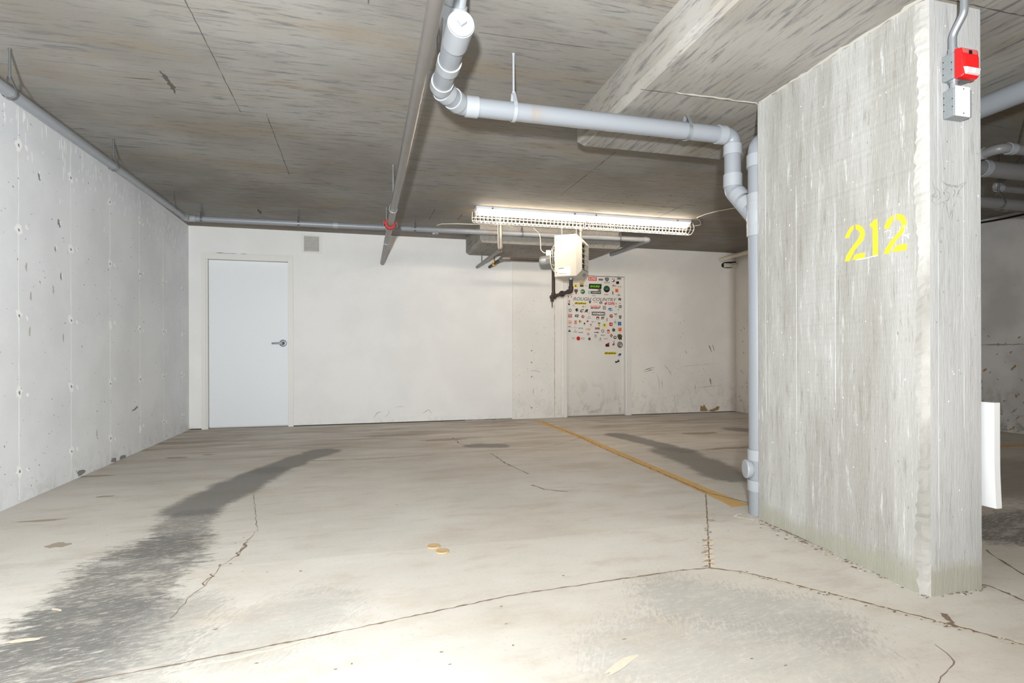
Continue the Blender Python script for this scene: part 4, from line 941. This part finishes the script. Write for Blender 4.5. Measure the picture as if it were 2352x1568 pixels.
def sticker(cx, cy, w_, h_, label, layers, rot=0):
    Ys = YL2-.0002
    c = onY(cx, cy, Ys); sx = (onY(cx+1, cy, Ys)-c).x; sz = (onY(cx, cy-1, Ys)-c).z
    mb = MB(); mats = []; idx = {}
    def mi(k):
        if k not in idx: idx[k] = len(mats); mats.append(scol(k))
        return idx[k]
    Wm, Hm = w_*sx, h_*sz; ca, sa = math.cos(math.radians(rot)), math.sin(math.radians(rot))
    def pt(x, y, d): return V((c.x+(x*Wm*ca-y*Hm*sa), Ys-.0004-d, c.z+(x*Wm*sa+y*Hm*ca)))
    for li, ly in enumerate(layers):
        sh, col, x, y, lw, lh = ly[:6]; d = li*.00025; m_ = mi(col)
        if sh == 'text':
            vs_, fs = text2d(ly[6], ly[7] if len(ly) > 7 else 0., ly[8] if len(ly) > 8 else .02)
            mb.add([pt(x+a*lw, y+b*lh, d) for a, b in vs_], [f for f in fs], m_)
        elif sh == 'bars':
            n = max(3, int(Wm*lw/.0075)); 
            for i in range(n):
                xa_ = x-lw/2+lw*i/n; xb_ = xa_+lw/n*random.uniform(.5,.85); hh = lh*random.uniform(.7,1)/2
                mb.add([pt(xa_,y-hh,d),pt(xb_,y-hh,d),pt(xb_,y+hh,d),pt(xa_,y+hh,d)], [(0,1,2,3)], m_)
        elif sh == 'ring':
            n = 24; q = ly[6] if len(ly) > 6 else .62
            mb.add([pt(x+.5*lw*k*math.cos(2*math.pi*i/n), y+.5*lh*k*math.sin(2*math.pi*i/n), d) for k in (1, q) for i in range(n)], [(i, (i+1) % n, n+(i+1) % n, n+i) for i in range(n)], m_)
        else:
            P = [pt(x+a*lw, y+b*lh, d) for a, b in SHP[sh]]
            if li == 0: mb.prism([p+V((0,.0004,0)) for p in P], (0,-.0004,0), m_)
            else: mb.poly(P, m_)
    o = mb.build('door_sticker', mats)
    tag(o, label, 'sticker', 'stickers on the worn door')
random.seed(21)
S = sticker
def R(c='w'): return ('rect', c, 0, 0, 1, 1)
S(1361,640.5,19,7.5,'red rectangular sticker with white letters at the top of the door',[R('r'),('text','w',0,0,.82,.55,'K-CTRO',0,.03)])
S(1380,642,10,4,'small dark grey bar sticker right of the red rectangle',[R('S'),('bars','s',0,0,.8,.5)])
S(1394,644,12,13,'grey shield sticker with a banner underneath',[('shield','S',0,.14,.78,.72),('shield','s',0,.16,.45,.45),('rect','s',0,-.38,1,.2),('bars','w',0,-.38,.8,.1)])
S(1409,643.5,7,8,'broken black and white square sticker near the top right',[R('w'),('rect','k',-.25,.32,.4,.25),('rect','k',.3,.32,.3,.25),('slant','k',.15,-.2,.7,.5),('rect','k',-.35,-.35,.25,.25)])
S(1422,640,9.5,5,'grey-green rectangular sticker in the top right corner of the door',[R('s'),('oval','S',0,.1,.6,.5),('bars','c',0,-.3,.8,.2)])
S(1418.5,649,6.5,6,'tilted plain black square sticker',[R('k')],8)
S(1411,656,9,3.5,'red script sticker left of a black dotted oval',[('slant','r',-.3,0,.35,1),('text','r',.1,-.1,.8,.6,'mco',.4,.04)])
S(1423,658,9,3.2,'thin black dotted oval sticker',[('ring','c',0,.1,.8,.9,.6),('oval','k',-.25,.1,.25,.4),('oval','k',.3,.05,.25,.5),('bars','s',0,-.45,1,.15)])
S(1322,655.5,8,8,'yellow square sticker with a black triangle, below the heater',[R('y'),('tri','k',0,-.05,.55,.55),('tri','y',0,-.12,.15,.15)])
S(1336,654,8.5,9.5,'brown square sticker with a yellow top half',[R('n'),('rect','Y',0,.25,.96,.45),('oval','y',-.22,.2,.26,.18),('oval','y',.22,.2,.26,.18),('tri','k',0,-.18,.5,.2)])
S(1346.5,655.5,8,4,'tiny grey text sticker left of the green-on-black one',[('bars','s',0,-.2,1,.3),('oval','s',-.2,.45,.15,.2)])
S(1367,657.5,30,11.5,'black slanted sticker with bright green SHURE lettering',[('par','k',0,0,1,1),('text','g',-.01,.0,.78,.45,'SHURE',.25,.05)])
S(1323,670,8,12,'dark brown mask-shaped sticker that tapers downward',[('mask','n',0,0,1,1),('rect','S',0,.35,.8,.2),('rect','R',0,.12,.5,.2)])
S(1338.5,669.5,12.5,11.5,'green diamond-like round sticker with a white stripe',[('oval','e',0,0,.85,1),('dia','e',0,0,1,.7),('oval','G',.05,-.1,.55,.5),('slant','w',-.1,.0,.7,.1)])
S(1375.5,666,10,3.5,'small yellow and black pill-shaped sticker',[('rect','S',.15,0,.7,1),('oval','y',-.3,0,.4,1),('rect','k',.0,0,.12,.9),('oval','k',-.3,0,.14,.4)])
S(1366,671.5,29,6,'black strip sticker with white lettering and a teal square at its left',[R('k'),('rect','t',-.39,0,.2,1),('ring','w',-.39,0,.13,.6,.6),('bars','w',.12,0,.7,.36)])
S(1393.5,663.5,14.5,15.5,'large round dark green sticker',[('oval','k',0,0,1,1),('oval','G',0,.08,.85,.78),('tri','e',0,.02,.4,.25),('oval','k',0,-.28,.6,.22)])
S(1416.5,667,7.2,7.8,'orange square sticker with a dark bar, upper of the two orange squares',[R('o'),('rect','k',.02,-.1,.16,.55)])
S(1408,672.5,5,10.5,'thin black lizard-like sticker beside the large green circle',[('figure','k',0,0,1,1)])
S(1421.5,676.5,10,5.5,'blue triangle sticker over a line of tiny text',[('bars','S',0,-.35,1,.25),('tri','b',0,.12,.4,.65)])
S(1392.5,676.5,10,2,'small red text sticker under the large green circle',[('bars','r',-.1,0,.8,1),('bars','R',.38,0,.24,1)])
S(1364,678.8,8,1.6,'tiny dark text sticker just above the big grey lettering',[('bars','k',0,0,1,1)])
S(1310.5,671,9,2.6,'small orange text sticker by the black iron pipe',[('bars','O',0,0,1,1)])
S(1309,681.5,9,4.5,'pale grey badge sticker left of the big grey lettering',[('rect','P',0,0,1,.8),('oval','w',0,0,.4,.8),('bars','S',-.35,0,.2,.7)])
S(1367,687.2,101,9.2,'wide grey ROUGH COUNTRY lettering sticker',[('text','s',0,0,1,.86,'ROUGH COUNTRY',.35,.025)])
S(1423.5,687,6.5,6.5,'black double slash sticker at the right end of the grey lettering',[('slant','k',-.25,.05,.5,.85),('slant','k',.25,-.05,.5,.85)])
S(1307.5,694,6.5,12,'red and black figure sticker at the left edge of the door',[('figure','r',.1,.15,.9,.7),('slant','k',-.1,-.36,-.8,.32),('star','o',.1,.1,.3,.2)])
S(1333.5,696.5,29,5.4,'yellow dirtybox sticker with black letters, upper of the two',[('par','y',0,0,1,1),('text','k',0,0,.92,.8,'dirtybox',.2,.04)])
S(1355,694,5.5,7,'black cup-shaped letter sticker right of the upper yellow one',[('shield','k',0,.1,1,.85),('rect','w',0,.22,.5,.1),('bars','s',0,-.46,1,.1)])
S(1368,696,9.8,4.5,'red-topped white oval sticker in the middle of the door',[R('p'),('rect','w',0,-.08,.86,.66),('wing','r',0,.22,-.95,-.5)])
S(1380,695,7.4,5.6,'dark grey round emblem sticker',[('oval','S',0,0,1,1),('star','c',0,-.05,.7,.7)])
S(1402,697,29,6.5,'red 4WHEEL PARTS lettering sticker',[('text','r',-.38,0,.24,1,'4',.3,.08),('text','r',.06,.25,.56,.42,'WHEEL',.2,.05),('text','r',.06,-.25,.56,.42,'PARTS',.2,.05),('oval','r',.46,0,.07,.35)])
S(1424,697,2.4,2.6,'tiny grey dot sticker, highest of the three on the right',[('hex','S',0,0,1,1)])
S(1414.7,704,2.4,2.6,'tiny grey dot sticker, middle of the three and farthest left',[('hex','S',0,0,1,1)])
S(1420.5,711,2.4,2.6,'tiny grey dot sticker, lowest of the three on the right',[('hex','S',0,0,1,1)])
S(1319,702,10,5.5,'faint red text sticker with a grey check mark',[('bars','p',0,-.3,1,.3),('slant','s',-.15,.25,.4,.3)])
S(1342.5,704,10,4.2,'small black letter C sticker with red text beside it',[('ring','k',-.3,0,.4,1,.6),('bars','P',.25,-.05,.45,.35)])
S(1368,705.5,22,6.8,'red bar sticker with a grey stripe below its letters',[('rect','r',0,.18,1,.64),('text','w',0,.2,.9,.42,'SKINNER',0,.03),('slant','s',.1,-.32,.8,.34),('slant','R',-.38,-.32,.3,.34)])
S(1388,706.5,6,8.2,'grey card sticker left of the blue van',[R('S'),('rect','c',0,.3,.7,.2),('oval','c',.0,-.15,.7,.4)])
S(1401.5,710.5,11.5,7.8,'pale blue van-shaped sticker',[('van','l',0,0,1,1),('rect','B',0,.28,.6,.2),('rect','w',.3,.1,.2,.2),('tri','k',0,-.35,.2,.3)])
S(1424.5,704,7.2,6.6,'black interlocking letters sticker near the right edge',[('ring','k',-.2,0,.62,1,.55),('ring','k',.2,0,.62,1,.55)])
S(1309.5,713,6.4,8.2,'black ring sticker with a white cross, at the left edge',[('oval','k',0,.1,1,.8),('dia','w',0,.1,.7,.55),('bars','s',0,-.45,1.1,.1)])
S(1325,712,7,8,'black round sticker left of the big CR letters',[('oval','k',0,.08,1,.85),('arrow','w',.22,.08,.5,.2),('bars','s',0,-.44,.7,.1)])
S(1341.5,713.5,19,7.2,'bold black CR lettering sticker',[('text','k',-.25,0,.46,1,'C',.45,.05),('text','k',.27,0,.46,1,'R',.45,.05)])
S(1352.5,718,6,8,'yellow banana-shaped sticker below the CR letters',[('banana','Y',0,0,1,1)])
S(1374.5,720,31,8.2,'black HOONIGAN sticker with grey ends',[R('k'),('rect','s',-.46,0,.07,.96),('rect','s',.46,0,.07,.96),('text','w',0,0,.82,.62,'HOONIGAN',0,.04)])
S(1414,722.5,9.4,7.6,'black moustache sticker with two dots beneath',[('wing','k',0,.25,1,.5),('oval','k',-.1,-.38,.16,.2),('oval','S',.22,-.38,.16,.2)])
S(1309.5,725,8.8,8.2,'pink square sticker with a red border, at the left edge',[R('R'),('rect','p',0,0,.86,.86),('text','R',0,.2,.7,.3,'AIR',0,0),('bars','R',0,-.2,.7,.3)])
S(1324.5,725,9,6.2,'black K2 lettering sticker on the left half',[('text','k',0,0,1,1,'K2',.35,.05)])
S(1338.8,726.7,6.5,6.8,'red round sticker with a pale centre, right of the K2 one',[('oval','R',0,0,1,1),('oval','p',.05,.05,.55,.55),('tri','o',0,0,.35,.35)])
S(1353,728.5,10,6.4,'pale green text sticker under the yellow banana',[('text','e',0,.25,.6,.45,'ZP',.2,0),('bars','s',0,-.33,1,.26)])
S(1403.5,725.5,7.4,7.8,'bold red letter G sticker',[('text','R',0,0,1,1,'G',0,.06)])
S(1424.5,728.5,6.2,8.4,'dark pin-shaped sticker near the right edge',[('shield','S',0,0,1,1),('oval','c',0,.12,.3,.25)])
S(1373,731,6.2,8.2,'red square sticker with a white peak, below the black bar',[('rect','R',0,.12,1,.76),('tri','w',0,-.02,.75,.6),('tri','R',0,-.15,.3,.3),('bars','R',0,-.44,.8,.12)])
S(1384.5,730.5,7.4,6.4,'black FT lettering sticker',[('text','k',0,0,1,1,'FT',.2,.06)])
S(1394.5,733,5,11,'green and tan figure sticker',[('figure','e',0,-.12,1,.75),('star','Y',0,.12,.9,.3),('tri','O',.0,.38,.22,.24)])
S(1413,738,5.6,10,'white cone sticker with dark text under it',[('tri','s',0,.15,.8,.7),('tri','w',0,.1,.5,.45),('rect','S',0,-.12,1,.14),('bars','k',.05,-.42,.9,.12)])
S(1309.5,739.5,6.6,7.8,'orange U-shaped sticker at the left edge',[('text','o',0,-.15,1,.7,'U',0,.1),('bars','n',0,.42,1,.14)])
S(1322,739.5,6.6,9,'faded pink card sticker with a dark caption',[R('p'),('slant','P',0,.1,.7,.5),('bars','S',0,-.4,.9,.18)])
S(1332.5,738,6,6.2,'yellow and black ball sticker',[('oval','Y',0,0,1,1),('oval','k',-.2,.12,.4,.45),('oval','y',.15,.1,.35,.35)])
S(1342.5,743.5,5.6,7.6,'black triangle sticker over a thin text line',[('tri','k',0,.2,.9,.6),('bars','s',0,-.44,1,.1)])
S(1349.5,737.5,5.4,5.2,'small dark red feather sticker',[('oval','p',0,0,1,1),('slant','R',0,0,.9,.6)])
S(1364,739,10,4,'small grey pin sticker with faint text beside it',[('dia','S',-.38,0,.25,1),('bars','s',.15,.15,.55,.3),('bars','c',.12,-.25,.7,.2)])
S(1357,747,10,6.6,'small brown shield sticker over a long thin text line',[('shield','n',0,.2,.4,.6),('ring','p',0,.25,.2,.3,.5),('bars','s',0,-.44,1,.12)])
S(1376,745,6.2,9.6,'dark-capped lime green mushroom-like sticker',[('oval','S',0,.32,1,.32),('rect','L',0,-.12,.6,.6),('oval','L',0,-.36,.9,.22)])
S(1388.5,747,8.2,8,'yellow square sticker with a black drop in the middle of the door',[R('y'),('dia','k',0,.08,.4,.65),('oval','Y',0,.0,.2,.2)])
S(1403.3,744.5,7.2,7.8,'red square sticker with a white arrowhead',[R('r'),('arrow','w',.05,0,.6,.6)])
S(1423,743,7.8,8.2,'blue square sticker near the right edge',[R('b'),('ring','l',0,0,.55,.5,.6)])
S(1309,750,8.6,3.6,'tiny red and black text sticker at the left edge',[('tri','R',-.42,.1,.16,.9),('rect','k',-.1,.2,.2,.6),('bars','k',.15,-.3,.6,.3)])
S(1321,751,10,5,'faint orange text sticker under the pink card',[('bars','O',0,-.25,1,.28),('oval','s',0,.38,.14,.24)])
S(1334,754.5,10.2,5,'black word sticker with pale text below, under the yellow and black ball',[('text','k',0,.25,1,.5,'era ia',.2,.08),('bars','c',0,-.36,1,.2)])
S(1351,756,10,4.2,'tan rectangular sticker with pale letters',[R('O'),('oval','w',-.32,0,.18,.5),('bars','w',.12,0,.55,.25)])
S(1372,754,10.6,4,'maroon bar sticker with faint letters',[R('R'),('bars','p',0,0,.8,.35)])
S(1308,759,7.2,5.6,'navy triangle sticker at the left edge',[('tri','B',0,0,1,1),('tri','s',0,-.15,.35,.35)])
S(1321.5,760,10,6.6,'grey text sticker with a small ring above it',[('bars','S',0,-.32,1,.26),('ring','s',0,.22,.34,.5,.6)])
S(1334,763.3,10.5,2.3,'thin grey italic text sticker, lowest left text line',[('bars','S',0,0,1,1)])
S(1351,767,6.2,6.6,'mauve round emblem sticker above the brown apple',[('hex','P',0,0,1,1),('ring','c',0,0,.6,.6,.6)])
S(1370,763,10.6,2.6,'bold black text sticker beside the dark ring',[('text','k',0,0,1,1,'nrf dise',.2,.08)])
S(1384.5,760,6.6,7.2,'dark ring sticker with a pale star centre',[('oval','S',0,0,1,1),('oval','w',0,0,.6,.6),('star','S',0,0,.4,.4)])
S(1397.3,761,5.6,8,'red square sticker fading to pink below',[R('r'),('rect','p',0,-.15,.8,.4),('tri','w',-.1,-.1,.3,.3)])
S(1409.5,757,7.2,9.2,'dark green ball sticker with a stem',[('oval','G',0,-.08,1,.84),('slant','G',-.15,.42,.15,.2),('tri','e',0,-.05,.3,.6)])
S(1424,756.5,7.8,8.2,'light orange square sticker, lower of the two orange squares',[R('o'),('rect','R',0,-.08,.2,.45)])
S(1328.6,777,30.5,9.3,'grey TRYARD lettering sticker with a large red disc in the middle',[('text','s',-.37,0,.26,.55,'TRY',0,0),('text','s',.32,0,.30,.55,'ARD',0,0),('oval','r',-.01,0,.28,1)])
S(1354,777,6.6,8.6,'brown bitten apple sticker on the worn door',[('apple','n',0,0,1,1),('leaf','n',0,0,1,1)])
S(1368,772,8.6,7,'dark badge sticker with a curl, over faint text',[('rect','S',0,.18,.5,.64),('ring','w',0,.18,.3,.42,.5),('bars','s',0,-.42,1,.16)])
S(1385,769.7,9.6,3,'small green text sticker with a brown dot at its left',[('oval','n',-.38,0,.22,.8),('bars','e',.12,0,.72,.9)])
S(1404,770.5,7.2,8.8,'dark red diamond sticker',[('dia','R',0,0,1,1),('oval','p',-.05,0,.4,.4)])
S(1412.5,775,7.2,7.4,'black disc sticker with a white shape inside',[('oval','k',0,.05,1,.95),('shield','w',0,.05,.55,.4)])
S(1423.3,773.5,12,14,'large olive claw-shaped sticker at the right edge',[('claw','k',0,-.02,1,1),('claw','N',0,.1,.96,.78)])
S(1379,779,8.6,7.2,'green letter S sticker over faint text',[('text','S',0,.2,.4,.62,'S',.2,.06),('bars','e',0,-.4,1,.18)])
S(1391,777.8,10.6,2,'thin dark red text sticker',[('oval','R',-.44,0,.1,.8),('bars','R',.1,0,.7,.8)])
S(1395,791,8.4,9.6,'black flag-shaped sticker with a red corner',[('flag','k',0,0,1,1),('tri','r',.22,.18,.5,.5),('text','r',-.05,-.02,.35,.3,'R',0,0)])
S(1409,788,6.2,11,'red and black figure sticker above the olive disc, at right',[('tri','k',.15,.0,.6,.7),('oval','r',-.05,-.32,.8,.32),('slant','k',.2,.4,.2,.25),('slant','s',-.15,.35,.2,.1)])
S(1424,791.5,12.6,14.6,'large olive grey disc sticker at the right edge',[('oval','S',0,0,1,1),('oval','s',0,0,.85,.86),('text','P',-.1,.1,.4,.3,'R',0,.04),('oval','c',.2,-.1,.3,.2),('oval','S',0,-.3,.5,.12)])
S(1402,811,28.5,6.2,'yellow dirtybox sticker with black letters, lower of the two',[('par','y',0,0,1,1),('text','k',0,0,.92,.8,'dirtybox',.2,.04)])
S(1423.5,814.5,7.6,6.4,'navy slanted sticker right of the lower yellow one',[('slant','B',0,0,1,.9),('slant','l',.0,-.22,.7,.3)])
S(1418,829,11,8.8,'black and green jagged sticker, lowest on the door',[('forest','k',0,0,1,1),('tri','G',.22,.1,.25,.5)],4)
